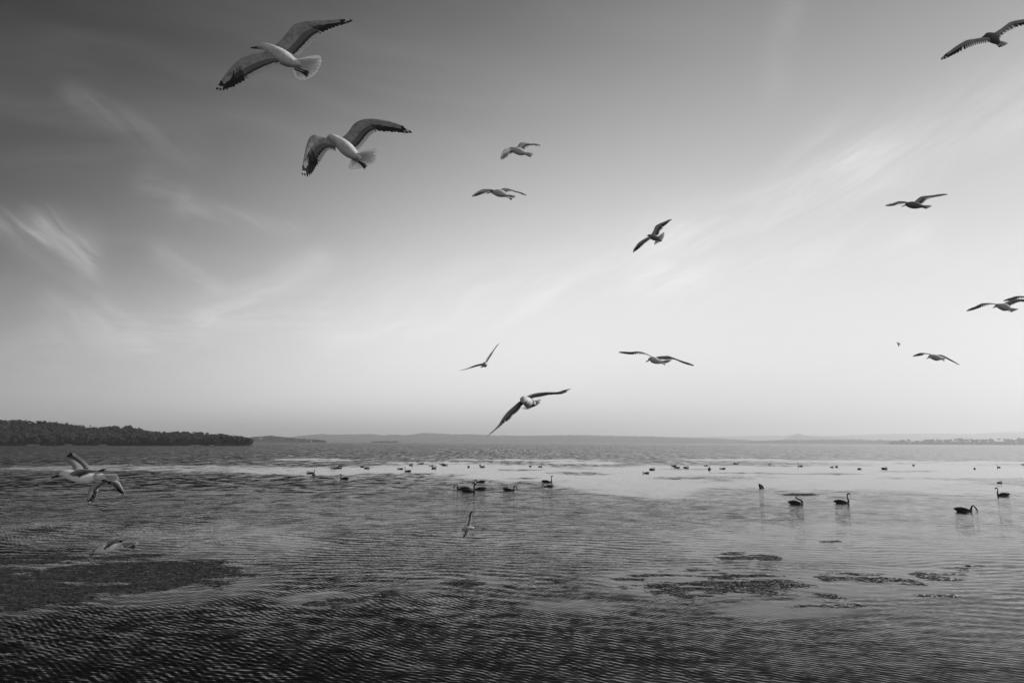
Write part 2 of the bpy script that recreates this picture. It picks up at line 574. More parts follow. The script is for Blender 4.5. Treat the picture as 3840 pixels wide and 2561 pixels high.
    p.inputs['Specular IOR Level'].default_value = 0.32      # a polarising filter holds back most of the steep reflections
    n.put(p.inputs['Normal'], nv.outputs[0])
    out = n.new('ShaderNodeOutputMaterial')
    n.put(out.inputs[0], p.outputs[0])
    return mt


build_water()


# ------------------------------------------------------------------ far shore
M_hill = material('hill_scrub', 0.045, 0.9, 0.35, 0.004, spec=0.1)
M_tree = material('tree_leaves', 0.020, 0.85, 0.55, 0.09, spec=0.15)
M_sand = material('shore_sand', 0.08, 0.9, 0.2, 0.3, spec=0.1)


def ridge(name, prof, dist, depth, mat, label, rough_m=3.0, seed=1, n=240, base_py=None):
    """a range of hills: skyline traced as (x, y) of the 2351 frame, standing at its own distance"""
    pr = np.asarray(prof, float)
    xs = np.linspace(pr[0, 0], pr[-1, 0], n)
    ys = np.interp(xs, pr[:, 0], pr[:, 1])
    V, F = [], []
    prof_t = [(-1.0, -0.02), (-0.85, 0.10), (-0.6, 0.34), (-0.35, 0.66), (-0.15, 0.90), (0.0, 1.0), (0.4, 0.7), (1.0, 0.0)]
    m = len(prof_t)
    for i in range(n):
        a, e = azel(xs[i] * 1.6333, ys[i] * 1.6333)
        H = EYE + dist * math.tan(e) / math.cos(a) * math.cos(a)
        H = max(H, 0.6)
        for j, (t, k) in enumerate(prof_t):
            r = dist + t * depth
            X, Y = r * math.sin(a), r * math.cos(a)
            bump = (fbm(X / 260 + seed, Y / 260, seed, 4) - 0.5) * rough_m * 6 * (1 - abs(2 * k - 1)) + \
                   (vnoise(X / 14.0, Y / 14.0, seed + 3) - 0.5) * rough_m * (0.4 + 0.6 * k)
            V.append((X, Y, -0.5 if k <= 0.0 else max(H * k + bump * min(1.0, k * 2), 0.3)))
    for i in range(n - 1):
        for j in range(m - 1):
            F.append((i * m + j, (i + 1) * m + j, (i + 1) * m + j + 1, i * m + j + 1))
    o = mesh_ob(name, V, F, mat)
    tag(o, label, None, None, 'structure')
    return o


ridge('hills', [(655, 1006), (690, 1000), (735, 996), (770, 998), (800, 997), (850, 996), (880, 999), (905, 997), (930, 999), (975, 993.5), (1010, 995), (1040, 997), (1080, 996.5),
                (1140, 999), (1200, 1000), (1320, 998.5), (1400, 1000), (1500, 1002), (1560, 1003.5), (1640, 1006), (1700, 1009), (1760, 1013)],
      7200, 1500, M_hill, 'long low wooded hills across the far shore of the lake', 9.0, 3, 520)
ridge('hills', [(1480, 1010), (1560, 1005), (1620, 1002), (1700, 1001), (1760, 1000), (1795, 1000.5), (1830, 996), (1850, 999), (1900, 1000), (1960, 998.5), (2050, 995), (2100, 995.5),
                (2160, 995), (2230, 996), (2280, 993), (2330, 992), (2400, 990), (2500, 992), (2600, 1000)],
      14500, 2200, M_hill, 'pale distant hills fading into haze at the right', 9.0, 11, 420)
ridge('hills', [(1795, 1010), (1815, 1003), (1833, 995.2), (1850, 1000), (1880, 1003), (1930, 1004), (1990, 1008)],
      10500, 800, M_hill, 'small pointed hill rising in front of the pale distant hills', 3.0, 15, 90)
ridge('shore_land', [(1720, 1013), (1760, 1011), (1800, 1009.5), (1850, 1010), (1900, 1009), (1960, 1009.5), (2060, 1011), (2100, 1014)],
      6000, 300, M_hill, 'low hazy wooded shore below the pointed hill', 3.0, 19, 160)
ridge('shore_land', [(575, 1003), (600, 1001.5), (625, 1000), (650, 1002.5), (680, 1006), (735, 1009.5), (745, 1012)],
      2300, 160, M_hill, 'low wooded point running out past the dark headland', 2.0, 27, 120)
ridge('headland', [(-160, 978), (-40, 977), (60, 978), (180, 987), (300, 991), (400, 999), (480, 1001), (540, 1004.5), (575, 1008.5)],
      760, 90, M_hill, 'dark low headland on the left shore', 1.0, 31, 160)
ridge('island', [(852, 1014), (870, 1012.6), (900, 1012.8), (915, 1015)], 2500, 40, M_hill, 'tiny flat island far out on the lake', 0.6, 35, 40)
ridge('shore_land', [(2035, 1017), (2080, 1014), (2250, 1013.5), (2420, 1013), (2520, 1016)], 4800, 160, M_hill, 'flat shore under the hazy line of trees at the right', 0.8, 37, 80)


def ico(sub=1):
    t = (1 + 5 ** 0.5) / 2
    V = [(-1, t, 0), (1, t, 0), (-1, -t, 0), (1, -t, 0), (0, -1, t), (0, 1, t), (0, -1, -t), (0, 1, -t), (t, 0, -1), (t, 0, 1), (-t, 0, -1), (-t, 0, 1)]
    F = [(0, 11, 5), (0, 5, 1), (0, 1, 7), (0, 7, 10), (0, 10, 11), (1, 5, 9), (5, 11, 4), (11, 10, 2), (10, 7, 6), (7, 1, 8),
         (3, 9, 4), (3, 4, 2), (3, 2, 6), (3, 6, 8), (3, 8, 9), (4, 9, 5), (2, 4, 11), (6, 2, 10), (8, 6, 7), (9, 8, 1)]
    V = [np.array(v) / np.linalg.norm(v) for v in V]
    for _ in range(sub):
        c, nf = {}, []

        def mid(a, b):
            k = (min(a, b), max(a, b))
            if k not in c:
                q = V[a] + V[b]
                V.append(q / np.linalg.norm(q))
                c[k] = len(V) - 1
            return c[k]
        for a, b, d in F:
            x, y, z = mid(a, b), mid(b, d), mid(d, a)
            nf += [(a, x, z), (b, y, x), (d, z, y), (x, y, z)]
        F = nf
    return np.array(V), np.array(F)


IV, IF = ico(1)
BV, BF = ico(0)


def woods(name, spots, mat, label, blob=(5, 8), fuzz=10):
    """a far wood: every tree a trunk, irregular leaf masses and loose leaf clumps. spots = (x, y, z, height, spread)"""
    Vs, Fs, k = [], [], 0
    for (x, y, z, h, w) in spots:
        nb = rnd.randint(*blob)
        # trunk
        tv = np.array([(-.02, -.02, 0), (.02, -.02, 0), (.02, .02, 0), (-.02, .02, 0), (-.012, -.012, .75), (.012, -.012, .75), (.012, .012, .75), (-.012, .012, .75)]) * h
        Vs.append(tv + (x, y, z))
        q = [(0, 1, 5), (0, 5, 4), (1, 2, 6), (1, 6, 5), (2, 3, 7), (2, 7, 6), (3, 0, 4), (3, 4, 7)]
        Fs.append(np.array(q) + k)
        k += 8
        for b in range(nb):
            a = rnd.uniform(0, 6.28)
            rr = w * rnd.uniform(0.1, 0.75)
            hz = rnd.uniform(0.35, 0.92)
            s = w * rnd.uniform(0.28, 0.60) * (1.1 - 0.4 * abs(hz - 0.6))
            cx, cy_, cz = x + rr * math.cos(a), y + rr * math.sin(a), min(z + h * hz, z + h - s * 0.6)
            jit = 1 + npr.uniform(-0.25, 0.25, (len(BV), 1))
            Vs.append(BV * jit * np.array([s, s, s * rnd.uniform(0.55, 0.85)]) + (cx, cy_, cz))
            Fs.append(BF + k)
            k += len(BV)
        if fuzz:
            c = npr.normal(0, 1, (fuzz, 3))
            c /= np.linalg.norm(c, axis=1)[:, None]
            ctr = np.array([x, y, z + h * 0.64]) + c * np.array([w * 0.95, w * 0.95, h * 0.36]) * npr.uniform(0.8, 1.15, (fuzz, 1))
            tri = npr.normal(0, 1, (fuzz, 3, 3)) * w * 0.16 + ctr[:, None, :]
            Vs.append(tri.reshape(-1, 3))
            Fs.append(np.arange(fuzz * 3).reshape(-1, 3) + k)
            k += fuzz * 3
    V, F = np.concatenate(Vs), np.concatenate(Fs)
    o = mesh_ob(name, V, F.tolist(), mat, smooth=False)
    tag(o, label, 'trees', None, 'stuff')
    return o


def shore_spots(poly_top, dist0, depth, num, hmin, hmax, wk=0.42, front=0.0):
    """tree positions between the waterline and the skyline of a shore; each tree kept below the traced skyline"""
    pr = np.asarray(poly_top, float)
    out = []
    for _ in range(num):
        X = rnd.uniform(pr[0, 0], pr[-1, 0])
        ytop = np.interp(X, pr[:, 0], pr[:, 1]) + rnd.uniform(-1.2, 1.6)
        t = rnd.random()
        a, e = azel(X * 1.6333, ytop * 1.6333)
        D = dist0 + t * depth
        top = EYE + D * math.tan(e)
        h = rnd.uniform(hmin, hmax)
        hill = (0.15 + 0.85 * t) * top
        z = max(0.0, hill - h)
        h = min(h, max(top * 0.8, 1.5))
        z = max(0.0, hill - h)
        if top < h * 0.6:
            h = max(top, 1.2)
            z = 0.0
        if t < 0.25:
            z, h = 0.2, min(top * 0.95, rnd.uniform(hmin * 0.7, hmax * 0.9))
        out.append((D * math.sin(a), D * math.cos(a), z, h, h * wk * rnd.uniform(0.8, 1.2)))
    return out


HEAD = [(-150, 961), (0, 961.5), (62, 962), (100, 964.5), (130, 967.6), (175, 973.4), (200, 976), (232, 979), (255, 976.5), (290, 976.5), (325, 981.5), (350, 988.5), (380, 989.6), (415, 989.6), (462, 990.1), (487, 994), (520, 997), (542, 999), (562, 1001), (577, 1005)]
woods('forest', shore_spots(HEAD, 640, 120, 1900, 5, 10), M_tree, 'dark forest covering the low headland on the left shore', (5, 8), 14)
woods('treeline', shore_spots([(2045, 1012), (2060, 1008.5), (2100, 1008.5), (2160, 1006.5), (2200, 1005.5), (2260, 1006.5), (2300, 1006), (2360, 1005), (2450, 1005), (2520, 1009)], 4600, 80, 330, 11, 22, 0.75),
      M_tree, 'hazy grey line of trees on the right shore', (4, 6), 0)
woods('treeline', shore_spots([(575, 1005), (610, 1004), (660, 1004), (700, 1006), (735, 1008), (748, 1011)], 2200, 40, 90, 5, 10, 0.6), M_tree,
      'grey trees on the low point past the headland', (3, 5), 0)
woods('treeline', shore_spots([(854, 1012.4), (880, 1010.6), (910, 1010.8), (920, 1013)], 2490, 20, 26, 4, 7, 0.7), M_tree, 'trees on the tiny flat island', (3, 4), 0)
woods('treeline', shore_spots([(1780, 1010), (1800, 1008), (1860, 1008), (1880, 1009), (1930, 1009), (2000, 1008.5), (2050, 1010)], 5800, 60, 90, 9, 16, 0.7), M_tree,
      'pale hazy trees on the shore below the pointed hill', (3, 4), 0)
# thin pale strips of beach under the forest
g = Geo()
for (xa, xb) in ((62, 92), (150, 168), (228, 246), (438, 462), (786 / 1.6333, 805 / 1.6333)):
    a0, _ = azel(xa * 1.6333, 1646)
    a1, _ = azel(xb * 1.6333, 1646)
    V = []
    for i in range(9):
        a = a0 + (a1 - a0) * i / 8
        wv_ = 0.5 + 1.6 * math.sin(math.pi * i / 8)
        for rr, zz in ((632 - wv_, -0.05), (634, 0.35), (640 + wv_, 0.8)):
            V.append((rr * math.sin(a), rr * math.cos(a), zz))
    g.put(V, [(i * 3 + j, i * 3 + 3 + j, i * 3 + 4 + j, i * 3 + 1 + j) for i in range(8) for j in range(2)])
tag(g.ob('beach', M_sand), 'thin pale strips of sand below the dark forest', None, None, 'structure')


# ------------------------------------------------------------------ haze: one closed box of pale air round camera and lake
HX, HY0, HY1, HZ0, HZ1 = 21000.0, -1500.0, 20500.0, -2.0, 330.0
hv = [(x_, y_, z_) for z_ in (HZ0, HZ1) for x_, y_ in ((-HX, HY0), (HX, HY0), (HX, HY1), (-HX, HY1))]
hf = [(3, 2, 1, 0), (4, 5, 6, 7), (0, 1, 5, 4), (1, 2, 6, 5), (2, 3, 7, 6), (3, 0, 4, 7)]
hm = bpy.data.materials.new('haze')
hm.use_nodes = True
n = Nodes(hm.node_tree)
pv = n.new('ShaderNodeVolumePrincipled')
pv.inputs['Color'].default_value = (1.0, 1.0, 1.0, 1)
pv.inputs['Density'].default_value = 1.4e-4
pv.inputs['Anisotropy'].default_value = 0.3
ho = n.new('ShaderNodeOutputMaterial')
n.put(ho.inputs['Volume'], pv.outputs[0])
try:
    hm.cycles.homogeneous_volume = True
except Exception:
    pass
haze = mesh_ob('haze', hv, hf, hm, smooth=False)
tag(haze, 'thin pale haze over the lake and far hills', None, None, 'stuff')


# ---BIRDS---
# ------------------------------------------------------------------ gulls
M_shade_toned = material('shade_toned_plumage', 0.17, 0.8, 0.2, 30, 0.04, 0.1)  # white plumage with backlit shade put into its colour
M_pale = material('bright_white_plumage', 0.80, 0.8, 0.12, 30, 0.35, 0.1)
M_white = material('white_plumage', 0.54, 0.8, 0.26, 34, 0.06, 0.1)
M_tailw = material('white_tail_feather', 0.80, 0.7, 0.05, 60, 0.60, 0.15)
M_mantle = material('grey_mantle', 0.40, 0.8, 0.14, 30, 0.32, 0.15)
M_under = material('grey_underwing', 0.34, 0.85, 0.35, 34, 0.24, 0.1)
M_second = material('grey_flight_feather', 0.055, 0.7, 0.15, 50, 0.10, 0.15)
M_tipw = material('pale_feather_tip', 0.72, 0.7, 0.05, 50, 0.60, 0.15)
M_band = material('mid_grey_flight_feather', 0.14, 0.75, 0.15, 50, 0.10, 0.15)
M_black = material('black_flight_feather', 0.018, 0.6, 0.2, 50, 0.03, 0.2)
M_bill = material('dark_red_bill', 0.035, 0.4, 0.1, 80, 0.0, 0.4)
M_foot = material('dark_red_foot', 0.030, 0.5, 0.1, 80, 0.0, 0.3)
M_eye = material('dark_eye', 0.01, 0.15, 0.0, 1, 0.0, 0.5)


def nrm(v):
    v = np.asarray(v, float)
    return v / (np.linalg.norm(v) + 1e-12)


def blade(geo, root, tip, n, width, mats, thick=0.0012, curve=0.0, lift=0.0, point=0.55):
    """one flight feather: a thin closed vane, rounded at the tip. mats = function of position along it"""
    a = tip - root
    L = np.linalg.norm(a)
    a = a / L
    w = nrm(np.cross(n, a))
    nn = nrm(np.cross(a, w))
    ts = [0.0, 0.22, 0.4, 0.55, 0.72, 0.86, 0.95, 1.0]
    ws = [0.55, 0.8, 0.95, 1.0, 0.98, 0.86, point, 0.10]
    V, F, M = [], [], []
    for t, k in zip(ts, ws):
        c = root + a * (L * t) + nn * (lift + curve * L * (t * (1 - t)) * 4)
        h = thick * (1.2 - 0.7 * t)
        V += [c - w * width * .5 * k, c + nn * h, c + w * width * .5 * k, c - nn * h]
    for i in range(len(ts) - 1):
        b = i * 4
        for j in range(4):
            F.append((b + j, b + (j + 1) % 4, b + 4 + (j + 1) % 4, b + 4 + j))
        M += [mats((ts[i] + ts[i + 1]) / 2)] * 4
    F.append((len(V) - 4, len(V) - 3, len(V) - 2, len(V) - 1))
    M.append(mats(1.0))
    F.append((3, 2, 1, 0))
    M.append(mats(0.0))
    geo.put(V, F, M)


WING_MATS = None


def gull(spec):
    x0, y0, sc = spec['crop']
    D = spec['D']
    dark = spec.get('dark', 1.0)
    mats = [M_shade_toned if spec.get('shade_toned') else M_white, M_mantle, M_under, M_second, M_tipw, M_black, M_band]

    def P(q, dz=0.0):
        d = ray(x0 + q[0] * sc, y0 + q[1] * sc)
        fwd = R3 @ np.array([0, 0, -1.0])
        return C0 + d * ((D + dz) / np.dot(d, fwd))
    m_per = sc / FPX * D            # metres per crop pixel at the bird
    body = spec['body']
    org = P(body[len(body) // 2], body[len(body) // 2][3] if len(body[len(body) // 2]) > 3 else 0)
    root = empty('gull', tuple(org))
    tag(root, spec['label'], 'gull', 'gulls in flight over the lake')
    toC = nrm(C0 - org)
    dorsal = -toC if spec.get('view', 'under') == 'under' else toC
    dorsal = nrm(dorsal + np.array([0, 0, 0.35]))
    big = spec.get('big', False)

    # body, neck and head: one skin
    B = np.array([np.append(P(b, b[3] if len(b) > 3 else 0.0), b[2] * m_per) for b in body])
    Bs = catmull(B, 26)
    rad = [(max(r, .004) * 1.0, max(r, .004) * 1.0) for r in Bs[:, 3]]
    V, F = tube(Bs[:, :3], rad, 18 if big else 12, up=(0.1, 0.2, 1))
    g = Geo()
    g.put(np.array(V) - org, F)
    g.ob('body', [M_shade_toned if spec.get('shade_toned') else (M_pale if spec.get('pale') else M_white)], root)
    # bill: two mandibles' worth of wedge with a hooked tip
    b0, b1 = P(spec['bill'][0], body[0][3] if len(body[0]) > 3 else 0), P(spec['bill'][1], (body[0][3] if len(body[0]) > 3 else 0) + spec.get('billdz', 0))
    br = spec.get('billr', 0.0075)
    ln = b1 - b0
    V, F = tube([b0 - ln * 0.25, b0 + ln * .3, b0 + ln * .7, b0 + ln * .92 , b0 + ln * 1.0 + np.array([0, 0, -0.002])],
                [(br, br * 1.15), (br * .85, br), (br * .6, br * .85), (br * .4, br * .6), (br * .12, br * .15)], 8)
    g = Geo()
    g.put(np.array(V) - org, F)
    g.ob('bill', [M_bill], root)
    # eyes
    if 'eye' in spec:
        ex, ey, er = spec['eye']
        edz = (body[1][3] if len(body[1]) > 3 else 0)
        for sgn in (-1, 1):
            c = P((ex, ey), edz) + toC * sgn * body[1][2] * m_per * 0.88
            g = Geo()
            g.put(IV * er * m_per + c - org, IF.tolist())
            g.ob('eye', [M_eye], root)

    # wings
    for wg in spec['wings']:
        n = 26
        d0, d1 = wg.get('dz', (0, 0))
        LE, TE = catmull(np.array(wg['LE'], float), n), catmull(np.array(wg['TE'], float), n)
        s = np.linspace(0, 1, n)
        bend = wg.get('bend', 0.0)
        td0, td1 = wg.get('tdz', wg.get('dz', (0, 0)))
        L3 = np.array([P(q, d0 + (d1 - d0) * t + bend * math.sin(math.pi * t)) for q, t in zip(LE, s)])
        T3 = np.array([P(q, td0 + (td1 - td0) * t + bend * math.sin(math.pi * t)) for q, t in zip(TE, s)])
        span = np.gradient(0.5 * (L3 + T3), axis=0)
        chord = T3 - L3
        nn = np.cross(span, chord)
        ln = np.linalg.norm(nn, axis=1)
        for i in range(n):
            if ln[i] < 1e-9:
                nn[i] = nn[i - 1]
        nn = nn / (np.linalg.norm(nn, axis=1)[:, None] + 1e-12)
        dref = dorsal if not wg.get('flip') else -dorsal
        sg = np.sign(np.sum(nn @ dref))
        nn = nn * (sg if sg else 1)
        for _ in range(2):
            nn = np.vstack([nn[:1], (nn[:-2] + nn[1:-1] * 2 + nn[2:]) / 4, nn[-1:]])
            nn /= np.linalg.norm(nn, axis=1)[:, None] + 1e-12

        def at(arr, t):
            f = min(max(t, 0.0), 1.0) * (n - 1)
            i = min(int(f), n - 2)
            return arr[i] * (1 - (f - i)) + arr[i + 1] * (f - i)

        def pt(t, u):
            return at(L3, t) * (1 - u) + at(T3, t) * u
        wgeo = Geo()
        # coverts: the feathered arm and hand, thick at the leading edge
        us = [0, .05, .14, .28, .45, .62]
        th = [0, .55, .95, 1.0, .7, .0]
        end = int(n * 0.90)
        rows = []
        Vv, Ff, Mm = [], [], []
        for i in range(end):
            t = s[i]
            cu = 1.0 - 0.22 * t
            tk = (0.010 * (1 - t) ** 1.2 + 0.0026) * min(1.0, np.linalg.norm(chord[i]) / 0.05)
            up, lo = [], []
            for u, h in zip(us, th):
                c = L3[i] + chord[i] * (u * cu) + nn[i] * (0.06 * np.linalg.norm(chord[i]) * u * (1 - u) * 4 * .5)
                up.append(c + nn[i] * tk * h)
                lo.append(c - nn[i] * tk * h * 0.7)
            rows.append((up, lo))
        m = len(us)
        for up, lo in rows:
            Vv += up + lo
        for i in range(end - 1):
            t = s[i]
            for j in range(m - 1):
                a, b = i * 2 * m + j, (i + 1) * 2 * m + j
                Ff.append((a, b, b + 1, a + 1))
                Mm.append(5 if (t > wg.get('black', .80)) else 1)
                Ff.append((a + m, a + m + 1, b + m + 1, b + m))
                Mm.append(5 if (t > wg.get('black', .80)) else 2)
        for k in (0, end - 1):
            o_ = k * 2 * m
            Ff.append([o_ + j for j in range(m)] + [o_ + m + j for j in range(m - 1, -1, -1)])
            Mm.append(1)
        wgeo.put(np.array(Vv) - org, Ff, Mm)
        fgeos = []
        nsec, npri = (15, 10) if big else (12, 8)
        wr = wg.get('wrist', 0.5)
        tip_list = []
        for k in range(nsec):
            t = 0.02 + (wr - 0.02) * k / (nsec - 0.6)
            tip_list.append(('s', min(t + .008, 1), 0.34, t + 0.035, k / nsec))
        for k in range(npri):
            q = k / (npri - 1)
            tt = wr + 0.035 + (1 - wr - 0.035) * (q ** 0.92)
            tip_list.append(('p', wr * 0.97 + (0.86 - wr) * q * 0.62, 0.30 - 0.12 * q, tt, q))
        tips = [pt(t[3], 1.0) for t in tip_list]
        for i, (kind, rt, ru, tt, q) in enumerate(tip_list):
            r_ = pt(rt, ru)
            tp = tips[i] + (tips[i] - r_) * (rnd.uniform(-0.02, 0.03))
            gap = np.linalg.norm(tips[min(i + 1, len(tips) - 1)] - tips[max(i - 1, 0)]) / (2 if 0 < i < len(tips) - 1 else 1)
            fl = np.linalg.norm(tp - r_)
            wdt = min(max(gap * 1.45, 0.013), 0.030)
            if kind == 'p':
                wdt = min(max(gap * 0.95, 0.012), 0.024)
            wdt = min(wdt, fl * 0.42)
            nv = at(nn, tt)
            if kind == 's':
                mf = (lambda u: 4 if u > 0.74 else (3 if u > .5 else (6 if u > .3 else 2)))
            elif q < 0.45:
                mf = (lambda u: 4 if u > 0.95 else (5 if u > .5 else (3 if u > .3 else 6)))
            elif q < 0.62:
                mf = (lambda u: 4 if u > 0.96 else 5)
            else:
                mf = (lambda u: 5 if u > .90 or q < .8 else (4 if u > .70 else 5))
            fg = Geo() if big else wgeo
            blade(fg, r_ - org, tp - org, nv, wdt, mf, 0.0011, 0.02, (i % 2) * 0.0007 - 0.001 + 0.0002 * i / 25, 0.5 if kind == 'p' else .72)
            if big:
                fgeos.append(fg)
        wo_ = wgeo.ob('wing', mats, root)
        for fg in fgeos:
            fg.ob('feather', mats, wo_, smooth=False)

    # tail fan
    tl = spec['tail']
    tdz = tl.get('dz', 0.0)
    nt_ = tl.get('n', 10)
    base_ = P(tl['base'], tl.get('bdz', 0.0))
    tp = catmull(np.array(tl['tips'], float), nt_)
    T3 = np.array([P(q, tdz + (0.02 * (i / nt_ - .5))) for i, q in enumerate(tp)])
    tg = Geo()
    tfs = []
    across = nrm(T3[-1] - T3[0])
    for i in range(nt_):
        gap = np.linalg.norm(T3[min(i + 1, nt_ - 1)] - T3[max(i - 1, 0)]) / (2 if 0 < i < nt_ - 1 else 1)
        rt = base_ + across * (i / (nt_ - 1) - .5) * 0.030
        nv = nrm(np.cross(across, T3[i] - base_))
        if nv @ dorsal < 0:
            nv = -nv
        fg = Geo() if big else tg
        blade(fg, rt - org, T3[i] - org, nv, min(max(gap * 1.55, 0.014), .034), (lambda u: 0), 0.0011, 0.015, (i % 2) * 0.0008 - abs(i - nt_ / 2) * 0.0004, 0.8)
        if big:
            tfs.append(fg)
    if big:
        cov = Geo()
        V, F = tube([base_ - (T3.mean(0) - base_) * .35, base_, base_ + (T3.mean(0) - base_) * .38], [(0.02, .015), (.024, .012), (.006, .003)], 10, up=dorsal)
        cov.put(np.array(V) - org, F)
        tob = cov.ob('tail', [M_white], root)
        for fg in tfs:
            fg.ob('feather', [M_tailw], tob, smooth=False)
    else:
        tg.ob('tail', [M_tailw], root, smooth=False)
    # feet tucked under the tail
    if 'feet' in spec:
        for k, ft in enumerate(spec['feet']):
            p = [P(q, spec.get('feetdz', -0.02)) for q in ft]
            r0 = 0.0042
            V, F = tube([p[0], 0.5 * (p[0] + p[1]), p[1]], [r0, r0 * .9, r0], 6)
            fg = Geo()
            fg.put(np.array(V) - org, F)
            a = p[-1] - p[1]
            up_ = nrm(np.cross(a, toC))
            for sgn in (-1, 0, 1):
                tpv = p[1] + a + up_ * sgn * np.linalg.norm(a) * 0.26
                V, F = tube([p[1], .5 * (p[1] + tpv), tpv], [r0 * 1.1, r0 * .9, r0 * .4], 5)
                fg.put(np.array(V) - org, F)
            e0, e1 = p[1] + a + up_ * np.linalg.norm(a) * .24, p[1] + a - up_ * np.linalg.norm(a) * .24
            q = [p[1] + toC * .001, e0 * .9 + p[1] * .1 + toC * .001, p[1] + a * .86 + toC * .001, e1 * .9 + p[1] * .1 + toC * .001]
            q2 = [z - toC * .002 for z in q]
            fg.put(np.array(q + q2) - org, [(0, 1, 2, 3), (7, 6, 5, 4), (0, 4, 5, 1), (1, 5, 6, 2), (2, 6, 7, 3), (3, 7, 4, 0)])
            fg.ob('foot', [M_foot], root)
    return root


